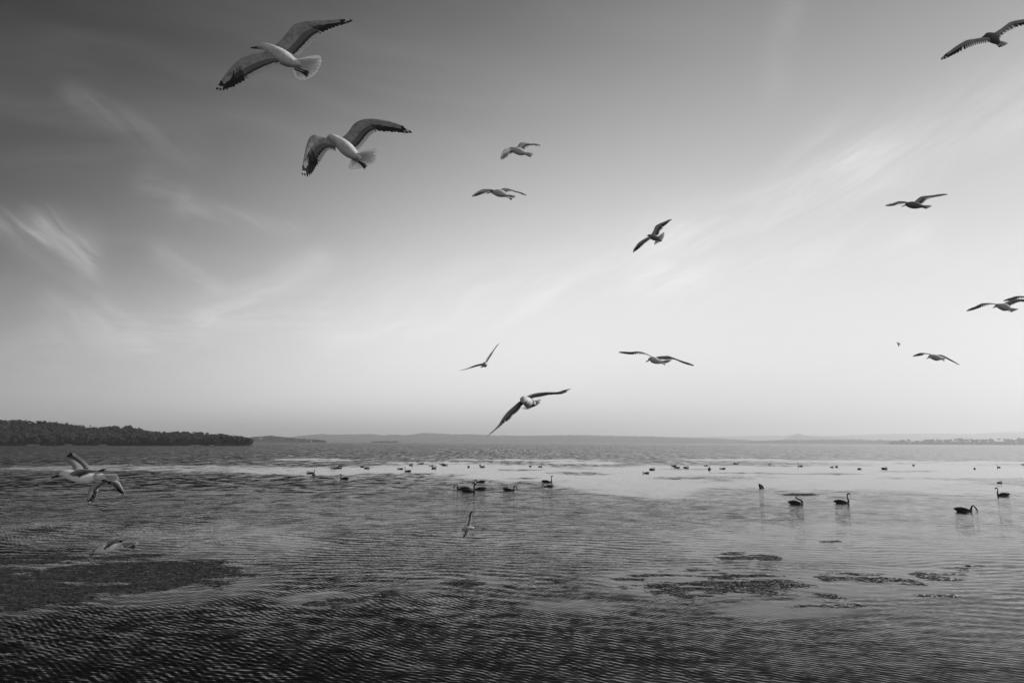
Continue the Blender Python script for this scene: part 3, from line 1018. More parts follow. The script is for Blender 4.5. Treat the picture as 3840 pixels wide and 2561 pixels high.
GULLS = [
    dict(label='largest gull, topmost at upper left, white fanned tail and both wings spread wide', crop=(760, 40, 600 / 2351), D=4.15, big=True,
         body=[(815, 545, 26, 0), (865, 525, 50, 0), (925, 540, 60, 0), (990, 575, 80, 0), (1080, 630, 100, 0), (1180, 690, 108, 0), (1270, 740, 92, 0), (1350, 775, 62, 0), (1430, 800, 30, 0)],
         bill=[(818, 548), (706, 549)], eye=(868, 515, 9),
         wings=[dict(LE=[(1040, 520), (1120, 465), (1215, 360), (1330, 218), (1480, 165), (1700, 143), (1960, 137), (2110, 138), (2212, 150)],
                     TE=[(1380, 690), (1440, 640), (1510, 570), (1610, 465), (1720, 370), (1850, 285), (2020, 215), (2120, 185), (2212, 152)], dz=(0.02, 0.16), wrist=.46),
                dict(LE=[(985, 610), (860, 615), (720, 650), (590, 690), (480, 770), (390, 865), (290, 1000), (225, 1090), (190, 1165)],
                     TE=[(1190, 800), (1080, 805), (960, 850), (850, 910), (740, 970), (640, 1025), (520, 1095), (400, 1150), (290, 1185), (195, 1172)], dz=(-0.03, -0.16), wrist=.5)],
         tail=dict(base=(1370, 770), tips=[(1738, 690), (1752, 745), (1735, 800), (1712, 850), (1680, 905), (1640, 950), (1580, 990), (1500, 1025), (1410, 1005)], n=11, dz=0.02),
         feet=[[(1340, 860), (1450, 905), (1560, 955)], [(1400, 850), (1490, 885), (1560, 915)]], feetdz=-0.05),
    dict(label='second gull from the upper left, wings arched in mid beat, just below the topmost gull', crop=(1090, 400, 500 / 2351), D=4.7, big=True,
         body=[(645, 572, 30, -.02), (700, 545, 55, -.02), (780, 575, 75, -.01), (880, 650, 105, 0), (980, 740, 120, 0), (1075, 820, 105, 0), (1155, 880, 72, 0), (1230, 920, 35, 0)],
         bill=[(650, 586), (520, 593)], eye=(672, 545, 9),
         wings=[dict(LE=[(850, 570), (930, 530), (1020, 440), (1110, 312), (1180, 262), (1300, 225), (1450, 217), (1650, 243), (1850, 293), (2000, 355), (2142, 460)],
                     TE=[(1130, 790), (1210, 745), (1290, 660), (1370, 560), (1450, 472), (1560, 440), (1700, 443), (1850, 450), (2000, 463), (2090, 470), (2143, 463)], dz=(0.02, 0.14), wrist=.42),
                dict(LE=[(760, 590), (650, 565), (540, 530), (420, 498), (335, 545), (290, 650), (250, 800), (215, 1000), (197, 1100), (200, 1205)],
                     TE=[(830, 800), (745, 770), (660, 770), (605, 830), (560, 900), (510, 980), (465, 1045), (395, 1150), (318, 1235), (205, 1215)], dz=(-0.02, -0.18), wrist=.47)],
         tail=dict(base=(1170, 860), tips=[(1525, 768), (1542, 830), (1530, 900), (1490, 985), (1410, 1015), (1330, 1075), (1240, 1095), (1150, 1107), (1045, 1100)], n=11, dz=0.02),
         feet=[[(1120, 930), (1220, 1000), (1335, 1085)], [(1160, 890), (1210, 970), (1310, 1050)]], feetdz=-0.05),
    dict(label='small grey gull above another in the upper middle, near wing drooping and dark feet showing', crop=(1740, 500, 320 / 1792), D=9.6,
         body=[(940, 335, 20), (980, 328, 36), (1040, 345, 56), (1110, 367, 72), (1190, 395, 72), (1260, 412, 50), (1310, 425, 30)],
         bill=[(935, 342), (868, 360)],
         wings=[dict(LE=[(1080, 310), (1110, 288), (1150, 240), (1180, 200), (1250, 194), (1380, 214), (1500, 242), (1607, 250)],
                     TE=[(1260, 385), (1285, 350), (1305, 315), (1350, 278), (1400, 256), (1480, 256), (1550, 260), (1607, 254)], dz=(0.02, 0.25), wrist=.36),
                dict(LE=[(1010, 345), (940, 322), (880, 328), (830, 355), (795, 420), (770, 490), (764, 530), (772, 556)],
                     TE=[(1060, 420), (1010, 420), (960, 455), (930, 490), (890, 512), (850, 535), (825, 552), (780, 562)], dz=(-0.02, -0.3), wrist=.5)],
         tail=dict(base=(1260, 408), tips=[(1445, 428), (1458, 450), (1440, 475), (1390, 478)], n=7), feet=[[(1290, 455), (1340, 478), (1405, 492)]]),
    dict(label='small pale gull gliding below its twin in the upper middle, wings in a shallow bow', crop=(1740, 500, 320 / 1792), D=9.4,
         body=[(545, 1240, 16), (578, 1226, 33), (640, 1240, 54), (720, 1255, 76), (800, 1272, 72), (870, 1295, 48), (930, 1310, 24)],
         bill=[(540, 1245), (474, 1270)],
         wings=[dict(LE=[(690, 1225), (740, 1192), (800, 1165), (870, 1149), (940, 1164), (1060, 1204), (1180, 1250), (1312, 1300)],
                     TE=[(850, 1280), (890, 1255), (935, 1228), (1010, 1220), (1090, 1240), (1180, 1263), (1250, 1285), (1312, 1303)], dz=(0.02, 0.2), wrist=.4),
                dict(LE=[(650, 1215), (600, 1182), (530, 1172), (400, 1174), (330, 1200), (260, 1243), (205, 1285), (168, 1326)],
                     TE=[(640, 1255), (560, 1228), (500, 1242), (440, 1267), (370, 1282), (300, 1307), (240, 1324), (170, 1332)], dz=(-0.02, -0.2), wrist=.5)],
         tail=dict(base=(870, 1292), tips=[(1096, 1322), (1085, 1342), (1040, 1357), (990, 1340)], n=7), feet=[[(895, 1340), (940, 1365), (1010, 1392)]]),
    dict(label='backlit gull at the top right corner, far wing cut by the edge', crop=(3500, 50, 340 / 2351), D=6.4, shade_toned=True,
         body=[(1330, 602, 26), (1392, 572, 60), (1460, 590, 86), (1540, 640, 112), (1600, 690, 105), (1660, 742, 74), (1720, 780, 40)],
         bill=[(1325, 606), (1262, 628)], eye=(1390, 565, 10),
         wings=[dict(LE=[(1530, 560), (1600, 500), (1700, 440), (1830, 350), (1970, 245), (2080, 205), (2220, 180), (2351, 160), (2500, 150), (2700, 170), (2850, 220)],
                     TE=[(1690, 690), (1740, 640), (1800, 570), (1900, 490), (2050, 420), (2200, 350), (2340, 312), (2500, 272), (2700, 240), (2850, 224)], dz=(0.02, 0.15), wrist=.45),
                dict(LE=[(1420, 630), (1310, 628), (1100, 665), (860, 705), (700, 790), (530, 900), (400, 1000), (290, 1080), (190, 1208)],
                     TE=[(1500, 770), (1420, 765), (1280, 795), (1150, 815), (950, 885), (830, 935), (650, 1022), (450, 1112), (300, 1182), (192, 1212)], dz=(-0.03, -0.12), wrist=.48)],
         tail=dict(base=(1665, 740), tips=[(1932, 790), (1905, 815), (1850, 850), (1790, 875)], n=8, dz=.03),
         feet=[[(1640, 825), (1690, 855), (1735, 885)], [(1700, 790), (1735, 830), (1770, 862)]], feetdz=-.05),
    dict(label='backlit gull banking steeply right of the middle, wings on a diagonal and tail fanned', crop=(2340, 800, 200 / 1960), D=11.5, shade_toned=True,
         body=[(880, 818, 26), (915, 820, 48), (990, 850, 76), (1080, 890, 100), (1170, 912, 95), (1240, 922, 68), (1290, 930, 36)],
         bill=[(876, 822), (838, 838)],
         wings=[dict(LE=[(1000, 780), (1035, 720), (1090, 620), (1140, 490), (1200, 435), (1350, 355), (1500, 300), (1650, 237), (1757, 220)],
                     TE=[(1240, 830), (1280, 785), (1315, 690), (1335, 625), (1400, 580), (1480, 475), (1570, 402), (1680, 292), (1757, 225)], dz=(0.02, 0.15), wrist=.42),
                dict(LE=[(960, 870), (880, 872), (760, 930), (600, 1030), (510, 1100), (430, 1210), (355, 1320), (280, 1425)],
                     TE=[(1020, 965), (970, 965), (850, 1045), (740, 1125), (680, 1195), (590, 1275), (480, 1355), (330, 1445)], dz=(-0.03, -0.12), wrist=.5)],
         tail=dict(base=(1225, 915), tips=[(1480, 708), (1487, 755), (1482, 800), (1472, 845), (1458, 900), (1432, 960), (1390, 1012), (1310, 1062), (1210, 1112), (1130, 1157)], n=11),
         feet=[[(1220, 990), (1290, 1005), (1385, 1030)], [(1275, 945), (1320, 985), (1385, 1015)]]),
    dict(label='black silhouette gull at right above the middle, far wing raised in a straight line', crop=(3300, 700, 280 / 2351), D=9.6, shade_toned=True, 
         body=[(798, 587, 22), (845, 567, 60), (930, 570, 92), (1050, 585, 110), (1180, 600, 95), (1290, 617, 60), (1400, 630, 32)],
         bill=[(790, 592), (678, 634)],
         wings=[dict(LE=[(1050, 500), (1100, 460), (1190, 380), (1290, 315), (1450, 290), (1700, 268), (1950, 233), (2122, 210)],
                     TE=[(1320, 560), (1345, 525), (1420, 450), (1500, 392), (1650, 346), (1800, 312), (1950, 282), (2132, 244)], dz=(0.02, 0.2), wrist=.4),
                dict(LE=[(930, 510), (860, 485), (800, 468), (600, 459), (480, 494), (350, 539), (250, 579), (160, 607)],
                     TE=[(900, 545), (800, 537), (700, 547), (600, 562), (500, 582), (420, 602), (320, 612), (165, 610)], dz=(-0.02, -0.25), wrist=.48)],
         tail=dict(base=(1330, 612), tips=[(1632, 615), (1582, 650), (1500, 682), (1440, 690)], n=7), feet=[[(1320, 650), (1390, 662), (1480, 685)]]),
    dict(label='pale gull at the right edge, wings bowed, flying in front of a partly hidden gull', crop=(3340, 1080, 500 / 2351), D=10.2,
         body=[(1842, 330, 15), (1876, 312, 32), (1930, 322, 50), (2000, 337, 66), (2060, 352, 54), (2110, 368, 28)],
         bill=[(1838, 335), (1799, 353)],
         wings=[dict(LE=[(1930, 300), (1890, 287), (1780, 268), (1620, 269), (1540, 300), (1460, 345), (1390, 385), (1335, 405)],
                     TE=[(1930, 330), (1860, 302), (1760, 296), (1690, 317), (1600, 342), (1500, 372), (1420, 396), (1338, 408)], dz=(-0.02, -0.15), wrist=.5),
                dict(LE=[(1960, 295), (2000, 268), (2060, 240), (2140, 205), (2240, 195), (2351, 200), (2480, 235), (2600, 290)],
                     TE=[(2080, 330), (2110, 308), (2160, 282), (2220, 257), (2300, 237), (2400, 247), (2500, 264), (2600, 293)], dz=(0.02, 0.15), wrist=.45)],
         tail=dict(base=(2090, 365), tips=[(2252, 377), (2205, 397), (2150, 412)], n=7), feet=[[(2070, 408), (2110, 415), (2150, 418)]]),
    dict(label='gull cut by the right edge, one bowed wing above the pale gull', crop=(3340, 1080, 500 / 2351), D=11.4,
         body=[(2445, 215, 15), (2480, 195, 32), (2535, 205, 50), (2605, 220, 66), (2665, 235, 54), (2715, 250, 28)],
         bill=[(2442, 220), (2402, 238)],
         wings=[dict(LE=[(2540, 185), (2490, 165), (2420, 148), (2351, 143), (2220, 143), (2140, 165), (2060, 195), (1985, 228)],
                     TE=[(2540, 215), (2480, 200), (2400, 188), (2330, 185), (2250, 190), (2150, 207), (2080, 223), (1988, 231)], dz=(-0.02, -0.15), wrist=.5),
                dict(LE=[(2565, 180), (2605, 155), (2665, 125), (2745, 90), (2845, 80), (2956, 85), (3085, 120), (3205, 175)],
                     TE=[(2685, 215), (2715, 195), (2765, 167), (2825, 142), (2905, 122), (3005, 132), (3105, 150), (3205, 178)], dz=(0.02, 0.15), wrist=.45)],
         tail=dict(base=(2695, 250), tips=[(2857, 262), (2810, 282), (2755, 297)], n=7)),
    dict(label='small gull low at right below the swallow, wings drooping on both sides', crop=(3340, 1080, 500 / 2351), D=13.0,
         body=[(668, 1226, 13), (698, 1209, 30), (750, 1215, 46), (810, 1230, 52), (860, 1236, 40), (900, 1246, 20)],
         bill=[(664, 1230), (630, 1251)],
         wings=[dict(LE=[(740, 1185), (700, 1164), (640, 1150), (540, 1141), (480, 1154), (430, 1179), (390, 1204)],
                     TE=[(740, 1200), (690, 1180), (600, 1172), (560, 1192), (490, 1197), (440, 1202), (392, 1208)], dz=(-0.02, -0.2), wrist=.5),
                dict(LE=[(760, 1205), (800, 1185), (860, 1174), (920, 1184), (1000, 1224), (1100, 1284), (1212, 1350)],
                     TE=[(860, 1235), (890, 1217), (930, 1216), (970, 1236), (1020, 1263), (1110, 1306), (1212, 1353)], dz=(0.0, 0.1), wrist=.4)],
         tail=dict(base=(880, 1236), tips=[(977, 1240), (952, 1258), (920, 1264)], n=6), feet=[[(890, 1260), (918, 1272), (952, 1286)]]),
    dict(label='slim gull seen end on, low in the middle, wings held in a steep V', crop=(1680, 1260, 500 / 1960), D=11.8,
         body=[(552, 424, 18, -.17), (553, 420, 27, -.13), (546, 418, 38, -.04), (541, 421, 38, .05), (530, 430, 24, .13), (515, 440, 12, .18)],
         bill=[(555, 428), (557, 434)], billdz=-0.03, billr=.006,
         wings=[dict(LE=[(535, 405), (510, 409), (430, 424), (380, 439), (320, 464), (250, 489), (150, 507)],
                     TE=[(530, 432), (505, 432), (440, 443), (390, 458), (330, 474), (250, 496), (150, 510)], dz=(-.05, -.02), tdz=(.06, 0.03), wrist=.5),
                dict(LE=[(545, 400), (555, 384), (585, 320), (620, 268), (660, 219), (710, 150), (766, 90)],
                     TE=[(565, 400), (580, 378), (618, 318), (652, 266), (672, 226), (715, 160), (769, 94)], dz=(-.05, -.02), tdz=(.06, 0.03), wrist=.5)],
         tail=dict(base=(522, 435), tips=[(476, 458), (486, 464), (500, 466)], n=5, dz=.24, bdz=.14)),
    dict(label='gull gliding with spread wings below the middle of the sky, head down to the left', crop=(2300, 1290, 320 / 2351), D=9.0,
         body=[(968, 448, 20), (1008, 420, 54), (1080, 430, 86), (1160, 455, 90), (1250, 480, 72), (1330, 490, 48), (1400, 485, 30)],
         bill=[(962, 458), (893, 493)],
         wings=[dict(LE=[(1080, 345), (1020, 318), (900, 259), (800, 224), (690, 204), (560, 209), (420, 229), (280, 239), (145, 220)],
                     TE=[(1100, 390), (1030, 352), (900, 302), (800, 287), (700, 280), (580, 281), (450, 279), (320, 259), (150, 226)], dz=(0.0, -0.05), wrist=.5),
                dict(LE=[(1150, 375), (1220, 345), (1380, 328), (1510, 324), (1620, 364), (1740, 419), (1900, 479), (2060, 529), (2227, 588)],
                     TE=[(1300, 425), (1340, 405), (1450, 421), (1600, 413), (1700, 422), (1800, 457), (1950, 517), (2080, 562), (2225, 596)], dz=(0.0, 0.08), wrist=.42)],
         tail=dict(base=(1330, 480), tips=[(1612, 437), (1585, 460), (1550, 486), (1500, 507), (1450, 522)], n=9), feet=[[(1320, 530), (1370, 545), (1432, 568)]]),
    dict(label='gull with a bright white breast, its lower wingtip before the far hills', crop=(1680, 1260, 500 / 1960), D=6.6, big=True,
         body=[(1088, 968, 20, -.14), (1106, 938, 50, -.11), (1140, 950, 64, -.06), (1180, 975, 72, 0), (1220, 985, 60, .06), (1262, 990, 34, .1)],
         bill=[(1085, 968), (1062, 986)], eye=(1108, 938, 9), billdz=-0.01,
         wings=[dict(LE=[(1120, 925), (1165, 893), (1270, 850), (1410, 830), (1550, 828), (1700, 820), (1762, 800), (1807, 766)],
                     TE=[(1180, 960), (1210, 925), (1290, 902), (1380, 888), (1440, 873), (1550, 858), (1680, 850), (1745, 825), (1806, 775)], dz=(-.03, 0.10), tdz=(0.06, .14), wrist=.45),
                dict(LE=[(1090, 955), (1050, 970), (960, 1040), (870, 1120), (800, 1210), (750, 1300), (680, 1380), (610, 1445), (562, 1475)],
                     TE=[(1130, 1010), (1085, 1015), (1060, 1062), (1010, 1122), (940, 1172), (910, 1222), (830, 1278), (740, 1353), (650, 1423), (572, 1482)], dz=(-.06, -0.12), tdz=(0.02, -.06), wrist=.48)],
         tail=dict(base=(1225, 975), tips=[(1358, 905), (1363, 940), (1347, 985), (1310, 1017), (1260, 1042), (1215, 1062), (1180, 1077), (1140, 1080), (1105, 1074), (1070, 1068)], n=11, dz=.2, bdz=.06),
         feet=[[(1195, 1020), (1235, 1030), (1278, 1018)], [(1210, 1005), (1245, 1012), (1280, 1008)]], feetdz=-.02),
    dict(label='large gull skimming low at the left, far wing raised high and long dark bill', crop=(160, 1670, 360 / 2258), D=4.4, big=True, view='over', pale=True,
         body=[(392, 703, 26), (462, 664, 60), (540, 655, 80), (680, 692, 112), (850, 730, 130), (1020, 750, 116), (1180, 755, 86), (1320, 750, 62), (1450, 735, 36)],
         bill=[(385, 710), (198, 757)], eye=(465, 652, 10), billr=.009,
         wings=[dict(LE=[(700, 640), (705, 560), (690, 490), (610, 430), (500, 382), (420, 355), (378, 340)],
                     TE=[(1180, 620), (1130, 530), (1020, 410), (900, 300), (800, 225), (720, 180), (640, 160)], dz=(0.05, 0.30), wrist=.84, black=.95),
                dict(LE=[(640, 660), (720, 605), (850, 570), (1000, 560), (1150, 585), (1280, 598), (1400, 575), (1505, 543)],
                     TE=[(900, 770), (980, 735), (1050, 710), (1120, 685), (1220, 650), (1310, 615), (1400, 590), (1505, 552)], dz=(-0.06, -0.34), wrist=.74, black=.9)],
         tail=dict(base=(1370, 742), tips=[(1750, 700), (1775, 730), (1800, 765), (1790, 800), (1740, 830)], n=9, dz=.02),
         feet=[[(1380, 820), (1500, 860), (1660, 905)], [(1420, 800), (1540, 845), (1640, 870)]], feetdz=-.04),
    dict(label='gull behind the large low gull at the left, both wings pressed down', crop=(160, 1670, 360 / 2258), D=5.3, pale=True,
         body=[(1480, 865, 16, -.15), (1500, 850, 40, -.12), (1545, 840, 58, -.04), (1600, 838, 62, .04), (1660, 835, 42, .12), (1720, 830, 22, .16)],
         bill=[(1478, 868), (1462, 880)], billdz=-.02, billr=.006,
         wings=[dict(LE=[(1500, 810), (1400, 815), (1270, 850), (1160, 930), (1090, 1010), (1060, 1120), (1040, 1250), (1058, 1350), (1095, 1395)],
                     TE=[(1560, 890), (1490, 905), (1385, 970), (1295, 1060), (1275, 1150), (1240, 1250), (1180, 1330), (1130, 1385), (1102, 1397)], dz=(-.02, -.1), wrist=.45, flip=True),
                dict(LE=[(1640, 815), (1740, 820), (1810, 870), (1850, 940), (1890, 1020), (1915, 1080), (1930, 1155)],
                     TE=[(1560, 880), (1600, 900), (1640, 950), (1700, 1020), (1760, 1075), (1840, 1130), (1928, 1160)], dz=(0.0, .1), wrist=.45, flip=True)],
         tail=dict(base=(1690, 832), tips=[(1925, 805), (1940, 820), (1930, 840), (1890, 855)], n=7, dz=.2, bdz=.12)),
    dict(label='gull diving head down to the water beside the dark raft of weed at the left', crop=(300, 1990, 260 / 2351), D=6.3, view='over', pale=True,
         body=[(480, 757, 30), (565, 702, 76), (680, 655, 112), (820, 622, 138), (980, 590, 132), (1130, 548, 96), (1290, 500, 58), (1430, 450, 34)],
         bill=[(475, 765), (322, 850)], eye=(590, 690, 14), billr=.0085,
         wings=[dict(LE=[(800, 600), (860, 500), (960, 382), (1060, 345), (1150, 330), (1280, 330), (1380, 335), (1485, 348)],
                     TE=[(980, 560), (1050, 525), (1130, 498), (1200, 455), (1260, 425), (1340, 405), (1420, 380), (1490, 358)], dz=(-.05, -.30), wrist=.74, black=.92),
                dict(LE=[(760, 560), (720, 540), (660, 560), (590, 600), (510, 660), (418, 722)], TE=[(900, 480), (860, 465), (780, 510), (690, 560), (560, 650), (425, 726)], dz=(.06, .38), wrist=.5)],
         tail=dict(base=(1370, 465), tips=[(1740, 392), (1880, 385), (1985, 378), (1975, 425), (1860, 480)], n=8),
         feet=[[(1480, 530), (1690, 560), (1900, 510)], [(1500, 520), (1670, 545), (1880, 550)]], feetdz=-.03),
    dict(label='grey backed gull flying right low over the ripples, one long wing pointing straight up', crop=(1680, 1890, 140 / 1568), D=16.5, view='over',
         body=[(1085, 1012, 22), (1035, 1002, 52), (950, 1002, 68), (860, 1005, 80), (770, 1015, 70), (690, 1035, 40)],
         bill=[(1090, 1013), (1190, 1014)],
         wings=[dict(LE=[(925, 990), (932, 930), (952, 780), (985, 600), (998, 450), (1005, 370), (1030, 310), (1062, 235)],
                     TE=[(760, 1000), (785, 930), (820, 780), (875, 560), (895, 420), (925, 335), (975, 285), (1058, 238)], dz=(.02, .2), wrist=.5),
                dict(LE=[(900, 1040), (895, 1100), (870, 1220), (825, 1320), (770, 1385), (700, 1420), (640, 1432)],
                     TE=[(700, 1030), (690, 1080), (680, 1180), (655, 1290), (630, 1370), (610, 1405), (625, 1430)], dz=(-.02, -.2), wrist=.5)],
         tail=dict(base=(730, 1020), tips=[(585, 1010), (560, 1060), (548, 1110), (560, 1160), (600, 1195)], n=8)),
]
for gs in GULLS:
    gull(gs)

# a swallow far off at the right
sw0 = ray(3368, 1288) * 33.0 + C0
sw = empty('swallow', tuple(sw0))
tag(sw, 'tiny dark swallow hanging in the pale sky above the small low gull', 'swallow')
g = Geo()
V, F = tube([(-.06, 0, .06), (-.045, 0, .045), (0, 0, 0), (.03, 0, -.03), (.05, 0, -.045)], [.006, .014, .018, .012, .004], 8)
g.put(V, F)
g.ob('body', [M_black], sw)
for sgn, tipx, tipz in ((1, .11, -.01), (-1, .005, -.14)):
    g = Geo()
    blade(g, np.array([-.02, 0, .02]), np.array([tipx, .03 * sgn, tipz]), np.array([0.1, 1, 0.1]), .04, lambda u: 0, .002)
    g.ob('wing', [M_black], sw)
g = Geo()
for k in (-1, 1):
    blade(g, np.array([.03, 0, -.03]), np.array([.085 + .015 * k, .01 * k, -.085 + .015 * k]), np.array([0, 1, 0.]), .012, lambda u: 0, .001)
g.ob('tail', [M_black], sw)

# ------------------------------------------------------------------ black swans
M_swan = material('black_plumage', 0.016, 0.65, 0.3, 12, 0.0, 0.25)
M_sbill = material('red_swan_bill', 0.07, 0.4, 0.1, 30, 0.0, 0.4)
BODY = [(-.58, .150, .015, .010), (-.49, .140, .05, .026), (-.36, .105, .115, .075), (-.18, .075, .165, .120), (.02, .055, .18, .130), (.18, .045, .17, .125), (.31, .055, .125, .105), (.385, .090, .078, .078)]
NECKS = {
    'up': [(.415, .19, .05), (.395, .32, .038), (.375, .45, .033), (.385, .545, .033), (.43, .605, .040), (.485, .60, .042), (.53, .575, .028)],
    'tall': [(.415, .17, .052), (.38, .28, .040), (.352, .40, .034), (.36, .52, .033), (.405, .60, .036), (.465, .615, .042), (.515, .58, .040), (.54, .545, .026)],
    'hook': [(.41, .19, .05), (.385, .33, .038), (.375, .46, .033), (.41, .565, .033), (.475, .585, .038), (.525, .54, .041), (.545, .49, .026)],
    'arch': [(.43, .17, .052), (.435, .29, .040), (.46, .385, .034), (.53, .425, .033), (.60, .39, .033), (.66, .30, .034), (.71, .20, .041), (.745, .13, .028)],
    'stoop': [(.43, .14, .052), (.45, .22, .040), (.49, .29, .034), (.56, .315, .033), (.63, .27, .033), (.69, .18, .036), (.735, .10, .041), (.765, .05, .028)],
    'dip': [(.44, .14, .055), (.50, .22, .042), (.565, .245, .036), (.615, .19, .034), (.64, .08, .034), (.65, -.06, .036), (.655, -.16, .04)],
    'loop': [(.40, .20, .05), (.39, .33, .038), (.345, .43, .034), (.26, .465, .034), (.18, .41, .036), (.165, .32, .042), (.20, .26, .028)],
    'rest': [(.395, .17, .055), (.375, .25, .045), (.31, .295, .040), (.21, .295, .042), (.12, .285, .04), (.06, .275, .026)],
    'knob': [(.38, .18, .06), (.27, .27, .05), (.12, .33, .042), (.02, .39, .040), (.0, .44, .042), (.04, .465, .03)],
}


def loft(sp, seg=12):
    """one skin along a spine in the x-z plane; sp = (x, z, half width, half height)"""
    sp = np.array(sp, float)
    P = catmull(np.column_stack([sp[:, 0], sp[:, 1], np.zeros(len(sp)), sp[:, 2], sp[:, 3]]), len(sp) * 3)
    C = P[:, :2]
    T = np.gradient(C, axis=0)
    T /= np.linalg.norm(T, axis=1)[:, None] + 1e-12
    V, F = [], []
    for (x, z), (tx, tz), (rw, rh) in zip(C, T, P[:, 3:5]):
        for j in range(seg):
            a = 2 * math.pi * j / seg
            h = max(rh, .006) * math.sin(a)
            V.append((x - tz * h, max(rw, .006) * math.cos(a), z + tx * h))
    n = len(C)
    for i in range(n - 1):
        for j in range(seg):
            k = (j + 1) % seg
            F.append((i * seg + j, i * seg + k, (i + 1) * seg + k, (i + 1) * seg + j))
    F.append(tuple(range(seg - 1, -1, -1)))
    F.append(tuple((n - 1) * seg + j for j in range(seg)))
    return V, F


def swan(px, py, pose, head, k, label, tilt=0.0, roll=0.0, white=False):
    p = ground(px, py)
    size_px = k * FPX / max(np.linalg.norm(p - C0), 1)
    root = empty('swan', tuple(p))
    root.rotation_euler = (0, math.radians(tilt), math.radians(head))
    root.scale = (k, k, k)
    tag(root, label, 'swan', 'black swans feeding on the lake')
    nk = NECKS[pose]
    wob = rnd.uniform(-.012, .012)
    g = Geo()
    V, F = loft([(x, z - 0.03, w, h) for x, z, w, h in BODY] + [(x, z + wob * i * .3, r, r * 1.06) for i, (x, z, r) in enumerate(nk)], 14 if size_px > 45 else 10)
    g.put(V, F)
    g.ob('body', [M_swan], root)
    (x1, z1, r1), (x0_, z0_, _) = nk[-1], nk[-2]
    d = np.array([x1 - x0_, 0, z1 - z0_])
    d /= np.linalg.norm(d)
    b = np.array([x1, 0, z1])
    if pose != 'dip':
        g = Geo()
        V, F = tube([b - d * .01, b + d * .035, b + d * .075], [(.020, .024), (.016, .016), (.010, .007)], 8, up=(0, .3, 1))
        g.put(V, F)
        g.ob('bill', [M_sbill], root)
    # folded wings with their ruffled curled feathers
    for sgn in (-1, 1):
        g = Geo()
        pts = np.array([(.26, .10 * sgn, .09), (.14, .115 * sgn, .135), (-.04, .11 * sgn, .165), (-.22, .08 * sgn, .165), (-.38, .05 * sgn, .155), (-.52, .03 * sgn, .165)])
        V, F = tube(catmull(pts, 12), [(.035 + .045 * math.sin(math.pi * min(1, i / 10)), .015 + .045 * math.sin(math.pi * min(1, i / 10.5))) for i in range(12)], 9)
        g.put(V, F)
        for q in range(7):
            t = q / 6
            r_ = np.array([.06 - .42 * t, .085 * sgn * (1 - .5 * t), .185 + .02 * math.sin(3 * t) - .02 * t])
            tp = r_ + np.array([-.10 - .05 * rnd.random(), rnd.uniform(-.02, .05) * sgn, rnd.uniform(.010, .05)])
            blade(g, r_, tp, np.array([0.2, sgn * .6, .8]), .055, lambda u: 0, .004, .06)
        g.ob('wing', [M_swan], root)
    return root


